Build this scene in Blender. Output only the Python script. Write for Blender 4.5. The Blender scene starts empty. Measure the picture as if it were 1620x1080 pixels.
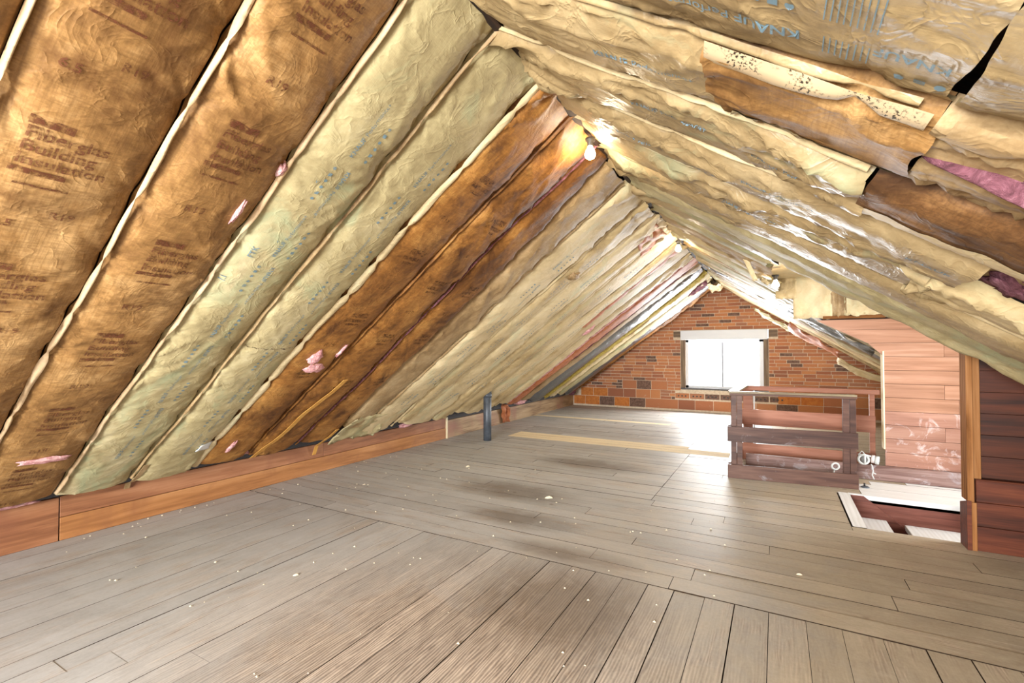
import bpy, bmesh, math, random
import numpy as np
from mathutils import Vector, Matrix

random.seed(7)
SC = bpy.context.scene
COL = SC.collection

# ------------------------------------------------------------------ camera
F_PX, H_CAM = 752.0, 1.25
YAW = math.atan(418 / 752.0); PITCH = math.atan(15 / 752.0)
cam_d = bpy.data.cameras.new('camera'); cam = bpy.data.objects.new('camera', cam_d); COL.objects.link(cam)
cam_d.sensor_width = 36.0; cam_d.lens = F_PX / 1620 * 36.0; cam_d.clip_start = 0.02
cam.location = (0, 0, H_CAM); cam.rotation_euler = (math.pi / 2 + PITCH, 0, YAW)
SC.camera = cam

# ------------------------------------------------------------------ light
EXPOSURE = 0.85
W_FAR, W_DORMER, W_REAR = 135, 68, 600
BULB = 140.0
SC.view_settings.view_transform = 'Standard'; SC.view_settings.look = 'None'
SC.view_settings.exposure = EXPOSURE; SC.view_settings.gamma = 1.0; SC.view_settings.use_curve_mapping = False
world = bpy.data.worlds.new('World'); SC.world = world; world.use_nodes = True
world.node_tree.nodes['Background'].inputs[0].default_value = (0.92, 0.96, 1.0, 1)
world.node_tree.nodes['Background'].inputs[1].default_value = 3.0
def area(name, loc, rot, sx, sy, power, col):
    l = bpy.data.lights.new(name, 'AREA'); l.shape = 'RECTANGLE'; l.size = sx; l.size_y = sy; l.energy = power; l.color = col
    o = bpy.data.objects.new(name, l); COL.objects.link(o); o.location = loc; o.rotation_euler = rot
    return o
# daylight outside the three windows
area('daylight_far_window', (-0.94, 10.60, 1.0), (-math.pi / 2, 0, 0), 1.42, 0.98, W_FAR, (0.95, 0.98, 1.0))
area('daylight_dormer_window', (3.35, 4.97, 1.2), (0, math.pi / 2, 0), 1.3, 1.3, W_DORMER, (0.93, 0.97, 1.0))
area('daylight_rear_window', (-0.95, -3.45, 1.25), (math.pi / 2, 0, 0), 2.3, 1.5, W_REAR, (0.95, 0.98, 1.0))
SC.cycles.max_bounces = 6
SC.cycles.diffuse_bounces = 4
SC.cycles.glossy_bounces = 2
SC.cycles.adaptive_threshold = 0.025
SC.cycles.transparent_max_bounces = 12
SC.cycles.sample_clamp_indirect = 6.0

# ------------------------------------------------------------------ constants of the place
RX, RZ = -0.97, 2.58            # ridge
TL, TR = 0.735, 0.66            # slopes
XL, XR, YW, YB = -4.14, 2.15, 10.38, -3.0
CL, CR = math.sqrt(1 + TL * TL), math.sqrt(1 + TR * TR)
BAY, BAY0 = 0.4067, 0.42
def zroof(x): return RZ - (RX - x) * TL if x < RX else RZ - (x - RX) * TR

# ------------------------------------------------------------------ helpers
def lin(r, g, b):
    f = lambda c: (c / 255 / 12.92) if c / 255 <= 0.04045 else ((c / 255 + 0.055) / 1.055) ** 2.4
    return (f(r), f(g), f(b), 1.0)

def link(o, parent=None):
    COL.objects.link(o)
    if parent is not None:
        o.parent = parent
    return o
def mesh_obj(name, verts, faces, mat, parent=None, smooth=False, origin=None):
    me = bpy.data.meshes.new(name)
    v = np.asarray(verts, dtype=float)
    me.from_pydata(v.tolist(), [], faces)
    if smooth:
        me.polygons.foreach_set('use_smooth', [True] * len(me.polygons))
    me.materials.append(mat); me.update()
    o = bpy.data.objects.new(name, me)
    link(o, parent)
    if parent is not None:
        o.location = -parent.location
    return o
def tag(o, label=None, cat=None, group=None, kind=None):
    if label: o['label'] = label
    if cat: o['category'] = cat
    if group: o['group'] = group
    if kind: o['kind'] = kind
    return o
def empty(name, loc, label=None, cat=None, group=None, kind=None):
    o = bpy.data.objects.new(name, None); COL.objects.link(o); o.location = loc; o.empty_display_size = 0.1
    return tag(o, label, cat, group, kind)
def box_vf(x0, x1, y0, y1, z0, z1):
    v = [(x0, y0, z0), (x1, y0, z0), (x1, y1, z0), (x0, y1, z0), (x0, y0, z1), (x1, y0, z1), (x1, y1, z1), (x0, y1, z1)]
    f = [(0, 3, 2, 1), (4, 5, 6, 7), (0, 1, 5, 4), (1, 2, 6, 5), (2, 3, 7, 6), (3, 0, 4, 7)]
    return v, f
def box(name, x0, x1, y0, y1, z0, z1, mat, parent=None, bevel=0.0):
    """a box whose own x axis is its length; origin at its centre so grain runs with it"""
    c = Vector(((x0 + x1) / 2, (y0 + y1) / 2, (z0 + z1) / 2)); d = Vector((x1 - x0, y1 - y0, z1 - z0))
    rot = 0
    dims = [d.x, d.y, d.z]
    long = max(range(3), key=lambda i: dims[i])
    if long == 1: rot = 1
    if long == 2: rot = 2
    if rot == 1: l = (d.y, d.x, d.z)
    elif rot == 2: l = (d.z, d.y, d.x)
    else: l = (d.x, d.y, d.z)
    bm = bmesh.new()
    bmesh.ops.create_cube(bm, size=1.0, matrix=Matrix.Diagonal((l[0], l[1], l[2], 1)))
    if bevel > 0:
        bmesh.ops.bevel(bm, geom=bm.edges[:], offset=min(bevel, min(l) * 0.3), segments=1, affect='EDGES')
    me = bpy.data.meshes.new(name); bm.to_mesh(me); bm.free(); me.materials.append(mat)
    o = bpy.data.objects.new(name, me); link(o, parent)
    o.location = c - (parent.location if parent is not None else Vector())
    if rot == 1: o.rotation_euler = (0, 0, math.pi / 2)
    if rot == 2: o.rotation_euler = (0, math.pi / 2, 0)
    return o
def board(name, p0, p1, z0, z1, thick, mat, parent=None, bevel=0.003, off=0.0):
    """upright board between two ground points; off shifts it sideways"""
    p0 = Vector((p0[0], p0[1], 0)); p1 = Vector((p1[0], p1[1], 0)); d = p1 - p0; L = d.length
    nrm = Vector((-d.y, d.x, 0)) / L
    bm = bmesh.new()
    bmesh.ops.create_cube(bm, size=1.0, matrix=Matrix.Diagonal((L, thick, z1 - z0, 1)))
    if bevel: bmesh.ops.bevel(bm, geom=bm.edges[:], offset=bevel, segments=1, affect='EDGES')
    me = bpy.data.meshes.new(name); bm.to_mesh(me); bm.free(); me.materials.append(mat)
    o = bpy.data.objects.new(name, me); link(o, parent)
    c = (p0 + p1) / 2 + nrm * off; c.z = (z0 + z1) / 2
    o.location = c - (parent.location if parent is not None else Vector())
    o.rotation_euler = (0, 0, math.atan2(d.y, d.x))
    return o
def prism(name, poly, axis, a0, a1, mat, parent=None):
    """extrude a 2D polygon (x,z) along y, or (y,z) along x, or (x,y) along z"""
    n = len(poly); v = []
    for a in (a0, a1):
        for p in poly:
            v.append({'y': (p[0], a, p[1]), 'x': (a, p[0], p[1]), 'z': (p[0], p[1], a)}[axis])
    f = [tuple(range(n)), tuple(range(2 * n - 1, n - 1, -1))] + [(i, n + i, n + (i + 1) % n, (i + 1) % n) for i in range(n)]
    o = mesh_obj(name, v, f, mat, parent)
    bm = bmesh.new(); bm.from_mesh(o.data); bmesh.ops.recalc_face_normals(bm, faces=bm.faces); bm.to_mesh(o.data); bm.free()
    return o
def multi(name, boxes, mat, parent=None):
    V, Fc = [], []
    for b in boxes:
        v, f = box_vf(*b); k = len(V); V += v; Fc += [tuple(i + k for i in q) for q in f]
    return mesh_obj(name, V, Fc, mat, parent)

# ------------------------------------------------------------------ numpy noise
def _h(ix, iy, s):
    ix = ix.astype(np.int64); iy = iy.astype(np.int64)
    n = (ix * 374761393 + iy * 668265263 + s * 974634777) & 0xFFFFFFFF
    n = ((n ^ (n >> 13)) * 1274126177) & 0xFFFFFFFF
    n = ((n ^ (n >> 16)) * 2246822519) & 0xFFFFFFFF
    return ((n ^ (n >> 15)) & 0xFFFFFF) / float(0xFFFFFF)
def vn(x, y, s=0):
    x = np.asarray(x, float); y = np.asarray(y, float) + 0 * x
    ix, iy = np.floor(x), np.floor(y); fx, fy = x - ix, y - iy
    fx = fx * fx * fx * (fx * (fx * 6 - 15) + 10); fy = fy * fy * fy * (fy * (fy * 6 - 15) + 10)
    a, b = _h(ix, iy, s), _h(ix + 1, iy, s); c, d = _h(ix, iy + 1, s), _h(ix + 1, iy + 1, s)
    return (a + (b - a) * fx) * (1 - fy) + (c + (d - c) * fx) * fy
def sn(x, y, s=0): return 2 * vn(x, y, s) - 1
def fbm(x, y, s=0, o=3):
    r = 0; a = 0.5
    for i in range(o):
        r = r + a * sn(x * 2 ** i, y * 2 ** i, s + i * 17); a *= 0.5
    return r

# ------------------------------------------------------------------ materials
class NT:
    def __init__(self, name):
        self.m = bpy.data.materials.new(name); self.m.use_nodes = True
        self.t = self.m.node_tree; self.t.nodes.clear()
        self.out = self.t.nodes.new('ShaderNodeOutputMaterial')
    def n(self, typ, props=None, **inp):
        nd = self.t.nodes.new(typ)
        for k, v in (props or {}).items(): setattr(nd, k, v)
        for k, v in inp.items():
            key = int(k[1:]) if k[0] == '_' and k[1:].isdigit() else k.replace('__', ' ')
            self.s(nd, key, v)
        return nd
    def s(self, nd, key, v):
        sock = nd.inputs[key]
        if isinstance(v, bpy.types.NodeSocket): self.t.links.new(v, sock)
        else: sock.default_value = v
    def coord(self, kind='Object'): return self.t.nodes.new('ShaderNodeTexCoord').outputs[kind]
    def rnd(self): return self.t.nodes.new('ShaderNodeObjectInfo').outputs['Random']
    def pos(self): return self.t.nodes.new('ShaderNodeNewGeometry').outputs['Position']
    def map(self, vec, scale=(1, 1, 1), loc=(0, 0, 0)):
        return self.n('ShaderNodeMapping', Vector=vec, Scale=scale, Location=loc).outputs[0]
    def noise(self, vec, scale=5, detail=4, rough=0.55, dist=0.0):
        return self.n('ShaderNodeTexNoise', Vector=vec, Scale=scale, Detail=detail, Roughness=rough, Distortion=dist).outputs[0]
    def ramp(self, fac, stops):
        r = self.n('ShaderNodeValToRGB'); self.t.links.new(fac, r.inputs[0]); e = r.color_ramp.elements
        while len(e) < len(stops): e.new(0.5)
        for el, (p, c) in zip(e, stops):
            el.position = p; el.color = c if len(c) == 4 else (*c, 1)
        return r.outputs[0]
    def mix(self, fac, a, b, mode='MIX'):
        m = self.n('ShaderNodeMix', {'data_type': 'RGBA', 'blend_type': mode})
        self.s(m, 0, fac); self.s(m, 6, a); self.s(m, 7, b)
        return m.outputs[2]
    def math(self, op, a, b=0.0, clamp=False):
        m = self.n('ShaderNodeMath', {'operation': op, 'use_clamp': clamp}); self.s(m, 0, a); self.s(m, 1, b)
        return m.outputs[0]
    def vadd(self, a, b):
        m = self.n('ShaderNodeVectorMath', {'operation': 'ADD'}); self.s(m, 0, a); self.s(m, 1, b); return m.outputs[0]
    def vscale(self, a, k):
        m = self.n('ShaderNodeVectorMath', {'operation': 'SCALE'}); self.s(m, 0, a); self.s(m, 'Scale', k); return m.outputs[0]
    def bump(self, h, strength=0.3, dist=0.01):
        return self.n('ShaderNodeBump', Height=h, Strength=strength, Distance=dist).outputs[0]
    def finish(self, color, rough=0.6, normal=None, metal=0.0, spec=0.4, alpha=None, emit=None, emit_s=0.0, sss=None):
        p = self.n('ShaderNodeBsdfPrincipled'); self.s(p, 'Base Color', color); self.s(p, 'Roughness', rough)
        self.s(p, 'Metallic', metal); self.s(p, 'Specular IOR Level', spec)
        if normal is not None: self.s(p, 'Normal', normal)
        if alpha is not None: self.s(p, 'Alpha', alpha)
        if emit is not None: self.s(p, 'Emission Color', emit); self.s(p, 'Emission Strength', emit_s)
        self.t.links.new(p.outputs[0], self.out.inputs[0])
        return self.m

def wood(name, dark, mid, light, grain=1.0, rough=0.55, tone=0.35, dust=None, dust_amt=0.0, bump=0.25, spec=0.35, stain=None, gscale=(0.9, 13, 13)):
    k = NT(name); r = k.rnd()
    off = k.vscale(k.n('ShaderNodeCombineXYZ', X=r, Y=k.math('MULTIPLY', r, 3.7), Z=k.math('MULTIPLY', r, 7.1)).outputs[0], 23.0)
    v = k.vadd(k.coord('Object'), off)
    g1 = k.noise(k.map(v, gscale), 2.6 * grain, 6, 0.6, 1.1)
    g2 = k.noise(k.map(v, (gscale[0] * 1.6, gscale[1] * 5, gscale[2] * 5)), 3.0 * grain, 3, 0.5, 0.3)
    rings = k.n('ShaderNodeTexWave', {'wave_type': 'BANDS', 'bands_direction': 'Y'}, Vector=k.map(v, (0.5, 5.0, 5.0)), Scale=2.4 * grain, Distortion=7.0, Detail=2.0).outputs[0]
    f = k.math('ADD', k.math('MULTIPLY', g1, 0.55), k.math('ADD', k.math('MULTIPLY', g2, 0.25), k.math('MULTIPLY', rings, 0.2)))
    c = k.ramp(f, [(0.30, dark), (0.50, mid), (0.72, light)])
    hv = k.n('ShaderNodeHueSaturation', Color=c, Value=k.math('ADD', 1 - tone / 2, k.math('MULTIPLY', r, tone))).outputs[0]
    if stain is not None:
        sN = k.noise(k.pos(), stain[1], 4, 0.6, 0.6)
        hv = k.mix(k.ramp(sN, [(0.48, (0, 0, 0)), (0.66, (1, 1, 1))]), hv, stain[0])
    if dust is not None:
        dn = k.noise(k.pos(), 6.0, 5, 0.7, 0.8)
        hv = k.mix(k.ramp(dn, [(0.62 - dust_amt * 0.4, (0, 0, 0)), (0.78 - dust_amt * 0.3, (1, 1, 1))]), hv, dust)
    return k.finish(hv, rough, k.bump(f, bump, 0.004), spec=spec)

def floor_wood(name, warm):
    k = NT(name); r = k.rnd()
    off = k.vscale(k.n('ShaderNodeCombineXYZ', X=r, Y=k.math('MULTIPLY', r, 3.7), Z=0.0).outputs[0], 31.0)
    v = k.vadd(k.coord('Object'), off)
    g1 = k.noise(k.map(v, (1.6, 12, 12)), 2.4, 8, 0.68, 1.8)
    rings = k.n('ShaderNodeTexWave', {'wave_type': 'BANDS', 'bands_direction': 'Y'}, Vector=k.map(v, (0.45, 3.6, 3.6)), Scale=6.5, Distortion=11.0, Detail=3.0).outputs[0]
    rings.node.inputs['Detail Scale'].default_value = 0.8
    P = k.pos(); PF = k.map(P, (1, 1, 0.0))
    fine = k.noise(PF, 60, 4, 0.7)
    cloud = k.noise(PF, 2.2, 6, 0.66, 0.7)
    # bare, scrubbed grain
    fb = k.math('ADD', k.math('MULTIPLY', g1, 0.62), k.math('ADD', k.math('MULTIPLY', rings, 0.26), k.math('MULTIPLY', fine, 0.12)))
    bare = k.ramp(fb, [(0.30, lin(108, 90, 76)), (0.44, lin(158, 138, 120)), (0.56, lin(184, 165, 145)), (0.72, lin(222, 202, 178))])
    # smooth board tone, grey at the left to tan at the right
    fg = k.math('ADD', k.math('MULTIPLY', g1, 0.35), k.math('ADD', k.math('MULTIPLY', cloud, 0.45), k.math('MULTIPLY', fine, 0.20)))
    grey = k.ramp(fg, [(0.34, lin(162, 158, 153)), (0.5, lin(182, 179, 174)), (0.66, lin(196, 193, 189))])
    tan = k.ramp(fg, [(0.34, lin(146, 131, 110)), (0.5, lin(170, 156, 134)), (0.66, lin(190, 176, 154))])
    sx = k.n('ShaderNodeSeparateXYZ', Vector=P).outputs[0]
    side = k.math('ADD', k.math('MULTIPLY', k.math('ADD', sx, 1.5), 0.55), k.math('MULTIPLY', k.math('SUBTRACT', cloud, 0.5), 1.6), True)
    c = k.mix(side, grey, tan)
    wd = k.n('ShaderNodeVectorMath', {'operation': 'LENGTH'}, _0=k.map(k.vadd(P, (1.25, -1.55, 0)), (1 / 1.15, 1 / 1.1, 0))).outputs['Value']
    wear = k.math('MULTIPLY', k.math('SUBTRACT', 1.15, wd, True), k.math('MULTIPLY', k.noise(PF, 2.6, 6, 0.7, 1.0), 2.6), True)
    gen = k.ramp(k.noise(k.map(v, (1.2, 5, 5)), 1.5, 6, 0.68, 1.0), [(0.50, (0, 0, 0)), (0.70, (0.65, 0.65, 0.65))])
    c = k.mix(k.math('MAXIMUM', k.math('MULTIPLY', wear, 0.85), gen), c, bare)
    st = None
    for (sx_, sy, rx, ry) in ((-1.72, 3.15, 0.55, 0.22), (-2.05, 3.75, 0.7, 0.30), (-1.15, 2.75, 0.55, 0.16), (-0.95, 2.2, 0.55, 0.6), (-1.8, 5.05, 0.8, 0.35)):
        d = k.n('ShaderNodeVectorMath', {'operation': 'LENGTH'}, _0=k.map(k.vadd(P, (-sx_, -sy, 0)), (1 / rx, 1 / ry, 0))).outputs['Value']
        b = k.math('SUBTRACT', 1.0, d, True)
        st = b if st is None else k.math('MAXIMUM', st, b)
    stn = k.math('MULTIPLY', k.math('MULTIPLY', st, 3.0), k.noise(PF, 3.2, 6, 0.7, 0.9), True)
    c = k.mix(k.math('MULTIPLY', stn, 0.6), c, lin(96, 78, 60))
    pale = k.ramp(k.noise(k.map(P, (1.0, 2.2, 0)), 2.3, 6, 0.72, 1.0), [(0.60, (0, 0, 0)), (0.72, (1, 1, 1))])
    c = k.mix(k.math('MULTIPLY', pale, 0.30), c, lin(204, 194, 178))
    knot = k.ramp(k.n('ShaderNodeTexVoronoi', Vector=PF, Scale=2.1).outputs['Distance'], [(0.025, (1, 1, 1)), (0.05, (0, 0, 0))])
    c = k.mix(k.math('MULTIPLY', knot, 0.45), c, lin(84, 60, 42))
    c = k.n('ShaderNodeHueSaturation', Color=c, Value=k.math('ADD', 0.90, k.math('MULTIPLY', r, 0.18))).outputs[0]
    return k.finish(c, k.ramp(g1, [(0.3, (0.46,) * 3), (0.7, (0.60,) * 3)]), k.bump(fb, 0.18, 0.003), spec=0.3)

def kraft(name, dark, mid, light, stain_col, stain_lo, weave=0.5, rough=0.6, spec=0.3, bump=0.35):
    k = NT(name); P = k.coord('Object')
    big = k.noise(P, 2.3, 5, 0.62, 0.7)
    fine = k.noise(P, 26, 4, 0.7, 0.3)
    f = k.math('ADD', k.math('MULTIPLY', big, 0.72), k.math('MULTIPLY', fine, 0.28))
    c = k.ramp(f, [(0.36, dark), (0.5, mid), (0.66, light)])
    # scrim of the facing: two faint sets of threads
    w1 = k.noise(k.map(P, (5, 190, 5)), 1.0, 2, 0.5, 0.0)
    w2 = k.noise(k.map(P, (150, 7, 150)), 1.0, 2, 0.5, 0.0)
    w = k.math('MULTIPLY', w1, w2)
    c = k.mix(k.math('MULTIPLY', k.ramp(w, [(0.18, (1, 1, 1)), (0.30, (0, 0, 0))]), weave), c, dark)
    s = k.noise(k.map(P, (1.0, 1.8, 1.0)), 1.4, 6, 0.66, 1.0)
    c = k.mix(k.ramp(s, [(stain_lo, (0, 0, 0)), (stain_lo + 0.14, (1, 1, 1))]), c, stain_col)
    rid = k.math('SUBTRACT', 1.0, k.math('ABSOLUTE', k.math('SUBTRACT', k.math('MULTIPLY', k.noise(P, 7.5, 3, 0.55, 0.9), 2.0), 1.0)))
    h = k.math('ADD', k.math('ADD', k.math('MULTIPLY', k.noise(P, 40, 4, 0.6, 0.6), 0.5), k.math('MULTIPLY', w, 0.4)), k.math('MULTIPLY', k.math('POWER', rid, 9.0), 0.75))
    return k.finish(c, rough, k.bump(h, bump, 0.005), spec=spec)

M = {}
M['brown'] = kraft('kraft_brown', lin(106, 72, 36), lin(152, 112, 64), lin(190, 150, 98), lin(98, 64, 30), 0.53, 0.38)
M['brown2'] = kraft('kraft_brown_rust', lin(92, 56, 22), lin(150, 100, 46), lin(186, 136, 72), lin(84, 50, 22), 0.51, 0.3)
M['brown3'] = kraft('kraft_brown_dark', lin(70, 44, 24), lin(112, 76, 42), lin(142, 104, 64), lin(66, 42, 24), 0.50, 0.4)
M['tan'] = kraft('kraft_tan', lin(132, 104, 68), lin(166, 138, 98), lin(188, 164, 126), lin(114, 84, 52), 0.58, 0.25)
M['cream'] = kraft('kraft_cream', lin(164, 140, 98), lin(192, 168, 124), lin(206, 186, 146), lin(180, 168, 128), 0.55, 0.10, rough=0.58, spec=0.28, bump=0.4)
M['cream_green'] = kraft('kraft_greenish', lin(150, 134, 96), lin(176, 160, 118), lin(192, 178, 140), lin(166, 166, 128), 0.53, 0.10, rough=0.62, spec=0.22, bump=0.4)
M['cream_pale'] = kraft('kraft_pale', lin(178, 156, 116), lin(204, 182, 140), lin(216, 198, 160), lin(192, 186, 150), 0.55, 0.06, rough=0.6, spec=0.25, bump=0.4)
M['kraft_r'] = kraft('kraft_tan_right', lin(126, 104, 70), lin(154, 130, 91), lin(172, 150, 112), lin(148, 144, 110), 0.56, 0.12, rough=0.46, spec=0.45, bump=0.5)
M['flange'] = kraft('paper_flange', lin(170, 138, 100), lin(198, 168, 130), lin(212, 188, 154), lin(160, 122, 82), 0.60, 0.1)
k = NT('paper_flange_mould'); P = k.coord('Object')
sp = k.math('MULTIPLY', k.ramp(k.noise(P, 150, 3, 0.6), [(0.53, (0, 0, 0)), (0.59, (1, 1, 1))]), k.ramp(k.noise(P, 12, 3, 0.6), [(0.44, (0, 0, 0)), (0.56, (1, 1, 1))]))
M['flange_mould'] = k.finish(k.mix(sp, lin(188, 164, 128), lin(46, 34, 24)), 0.6)
k = NT('foil'); P = k.coord('Object')
M['foil'] = k.finish(lin(160, 164, 168), 0.3, k.bump(k.noise(P, 22, 4, 0.6, 0.8), 0.7, 0.02), metal=1.0)
k = NT('yellow_fibreglass'); P = k.coord('Object'); h = k.noise(P, 30, 6, 0.75, 1.0)
M['yellow'] = k.finish(k.ramp(h, [(0.3, lin(112, 88, 26)), (0.5, lin(170, 146, 66)), (0.7, lin(206, 190, 112))]), 0.9, k.bump(h, 0.8, 0.03), spec=0.1)
k = NT('pink_fibreglass'); P = k.coord('Object'); h = k.noise(P, 28, 6, 0.75, 0.8)
M['pink'] = k.finish(k.ramp(h, [(0.3, lin(160, 96, 98)), (0.5, lin(214, 158, 156)), (0.7, lin(238, 200, 196))]), 0.95, k.bump(h, 0.8, 0.02), spec=0.1)
k = NT('pink_fibreglass_deep'); P = k.coord('Object'); h = k.noise(P, 22, 6, 0.75, 0.8)
M['pink_deep'] = k.finish(k.ramp(h, [(0.3, lin(74, 44, 48)), (0.5, lin(118, 74, 82)), (0.7, lin(158, 112, 120))]), 0.95, k.bump(h, 0.8, 0.02), spec=0.1)
def ink(name, col, cover):
    k = NT(name); P = k.coord('Object')
    a = k.ramp(k.noise(P, 55, 4, 0.7), [(0.62 - cover * 0.45, (0.12,) * 3), (0.72 - cover * 0.3, (0.85,) * 3)])
    return k.finish(col, 0.6, alpha=a, spec=0.2)
M['ink_brown'] = ink('ink_brown', lin(96, 54, 34), 0.52)
M['ink_dark'] = ink('ink_dark', lin(76, 44, 28), 0.30)
M['ink_blue'] = ink('ink_blue', lin(104, 130, 142), 0.8)
M['ink_grey'] = ink('ink_grey', lin(112, 122, 112), 0.6)
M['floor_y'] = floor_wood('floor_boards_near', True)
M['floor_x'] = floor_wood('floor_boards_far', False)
M['pale_board'] = wood('new_pine_board', lin(214, 192, 152), lin(234, 216, 180), lin(242, 228, 200), 0.8, 0.8, 0.1, spec=0.12)
M['base_orange'] = wood('knee_board_orange', lin(134, 86, 48), lin(166, 112, 66), lin(182, 130, 84), 0.8, 0.5, 0.15, stain=(lin(142, 92, 58), 1.8), bump=0.1)
M['base_red'] = wood('knee_board_red', lin(118, 74, 48), lin(148, 98, 66), lin(168, 118, 84), 0.8, 0.5, 0.15, stain=(lin(130, 82, 58), 1.6), bump=0.1)
M['base_grey'] = wood('knee_board_grey', lin(120, 92, 64), lin(168, 138, 102), lin(192, 166, 130), 0.8, 0.55, 0.15, stain=(lin(150, 104, 84), 1.2))
M['panel'] = wood('partition_board', lin(146, 102, 76), lin(168, 122, 95), lin(184, 142, 116), 0.7, 0.5, 0.18, bump=0.08)
M['panel_dusty'] = wood('partition_board_dusty', lin(138, 96, 78), lin(160, 115, 96), lin(176, 134, 114), 0.7, 0.5, 0.15, dust=lin(214, 200, 196), dust_amt=0.20, bump=0.08)
M['dark_panel'] = wood('dark_panel_board', lin(38, 15, 7), lin(62, 27, 12), lin(84, 39, 18), 0.9, 0.45, 0.3, bump=0.1)
M['dark_panel2'] = wood('wainscot_board', lin(54, 24, 13), lin(84, 39, 22), lin(108, 55, 32), 0.9, 0.45, 0.25, bump=0.1)
M['trim'] = wood('corner_trim', lin(96, 60, 32), lin(138, 92, 54), lin(160, 114, 74), 0.8, 0.85, 0.25, spec=0.08)
M['rail'] = wood('railing_brown', lin(58, 38, 32), lin(88, 60, 50), lin(112, 82, 68), 0.9, 0.5, 0.2, dust=lin(132, 122, 122), dust_amt=-0.03, bump=0.1)
M['rail_red'] = wood('railing_redwood', lin(136, 82, 60), lin(164, 104, 78), lin(182, 124, 98), 0.8, 0.5, 0.15, bump=0.1)
M['rail_cap'] = wood('railing_cap', lin(104, 88, 66), lin(142, 126, 100), lin(166, 152, 124), 0.8, 0.4, 0.1)
M['curb'] = wood('dusty_curb', lin(96, 66, 58), lin(140, 112, 104), lin(166, 144, 138), 0.8, 0.6, 0.1, dust=lin(186, 180, 184), dust_amt=0.18)
M['dust_lit_floor'] = wood('plaster_dusted_lit_boards', lin(212, 210, 206), lin(224, 223, 221), lin(234, 234, 234), 0.8, 0.5, 0.06, bump=0.08)  # plaster dust, with the dormer daylight's whitening put into the colour
M['well'] = wood('stairwell_board', lin(86, 44, 34), lin(122, 70, 56), lin(146, 96, 82), 0.8, 0.5, 0.15)
M['deck'] = wood('roof_deck', lin(24, 15, 9), lin(44, 28, 17), lin(62, 42, 27), 0.8, 0.8, 0.2)
k = NT('joint_grime'); M['grime'] = k.finish(lin(58, 44, 33), 0.9, spec=0.1)
M['plain_wall'] = wood('rear_wall_boards', lin(150, 120, 86), lin(186, 158, 120), lin(204, 180, 146), 0.6, 0.6, 0.1)
k = NT('brick_clay'); r = k.rnd(); P = k.pos()
c = k.ramp(r, [(0.0, lin(140, 90, 68)), (0.2, lin(166, 106, 76)), (0.5, lin(180, 118, 80)), (0.8, lin(194, 132, 86)), (1.0, lin(152, 106, 84))])
m = k.noise(P, 30, 5, 0.7); c = k.mix(k.math('MULTIPLY', m, 0.3), c, lin(140, 92, 70))
c = k.mix(k.ramp(k.noise(P, 7, 5, 0.7, 1.0), [(0.62, (0, 0, 0)), (0.76, (0.8, 0.8, 0.8))]), c, lin(184, 166, 144))
M['brick'] = k.finish(c, 0.85, k.bump(m, 0.5, 0.006), spec=0.15)
k = NT('brick_burnt'); P = k.pos(); m = k.noise(P, 24, 5, 0.7)
M['brick_dark'] = k.finish(k.ramp(m, [(0.35, lin(84, 62, 52)), (0.65, lin(130, 102, 88))]), 0.85, k.bump(m, 0.5, 0.006), spec=0.15)
k = NT('brick_orange'); P = k.pos(); m = k.noise(P, 18, 5, 0.7)
M['brick_orange'] = k.finish(k.ramp(m, [(0.3, lin(166, 92, 44)), (0.7, lin(202, 130, 66))]), 0.8, k.bump(m, 0.4, 0.006), spec=0.2)
k = NT('mortar'); P = k.pos(); m = k.noise(P, 35, 5, 0.7)
M['mortar'] = k.finish(k.ramp(m, [(0.3, lin(184, 162, 138)), (0.7, lin(220, 204, 180))]), 0.95, k.bump(m, 0.6, 0.006), spec=0.1)
k = NT('white_vinyl'); M['white'] = k.finish(lin(206, 207, 210), 0.4)
k = NT('mullion_shaded'); M['mullion'] = k.finish(lin(120, 121, 124), 0.5)  # white vinyl, its shade against the bright panes put into the colour
k = NT('jamb_brown'); P = k.coord('Object'); M['jamb'] = k.finish(k.ramp(k.noise(k.map(P, (1, 12, 12)), 3, 4), [(0.3, lin(84, 62, 44)), (0.7, lin(126, 104, 76))]), 0.6)
k = NT('sill_dark'); M['sill'] = k.finish(lin(66, 62, 60), 0.5)
k = NT('pane_glass'); g = k.n('ShaderNodeBsdfGlossy', Roughness=0.03); t = k.n('ShaderNodeBsdfTransparent'); mx = k.n('ShaderNodeMixShader', Fac=0.06)
k.t.links.new(t.outputs[0], mx.inputs[1]); k.t.links.new(g.outputs[0], mx.inputs[2]); k.t.links.new(mx.outputs[0], k.out.inputs[0]); M['glass'] = k.m
k = NT('pipe_grey'); P = k.coord('Object'); M['pipe'] = k.finish(k.ramp(k.noise(P, 9, 4), [(0.3, lin(52, 56, 62)), (0.7, lin(82, 88, 96))]), 0.42, spec=0.5)
k = NT('bulb_glow'); M['bulb'] = k.finish((1, 1, 1, 1), 0.3, emit=(1.0, 0.85, 0.62, 1), emit_s=BULB)
k = NT('bulb_glow_dim'); M['bulb_dim'] = k.finish((1, 1, 1, 1), 0.3, emit=(1.0, 0.85, 0.62, 1), emit_s=BULB * 0.25)
k = NT('socket_black'); M['socket'] = k.finish(lin(40, 36, 32), 0.5)
k = NT('mask_grey'); M['mask'] = k.finish(lin(206, 208, 204), 0.45)
k = NT('mask_pink'); M['mask_filter'] = k.finish(lin(224, 212, 206), 0.6)
k = NT('mask_dark'); M['mask_dark'] = k.finish(lin(120, 116, 112), 0.6)
k = NT('strap_yellow'); P = k.coord('Object'); M['strap'] = k.finish(k.ramp(k.noise(P, 20, 4), [(0.3, lin(186, 128, 52)), (0.7, lin(214, 164, 84))]), 0.55)
k = NT('paper_chip'); M['chip'] = k.finish(lin(222, 208, 178), 0.7)
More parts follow.
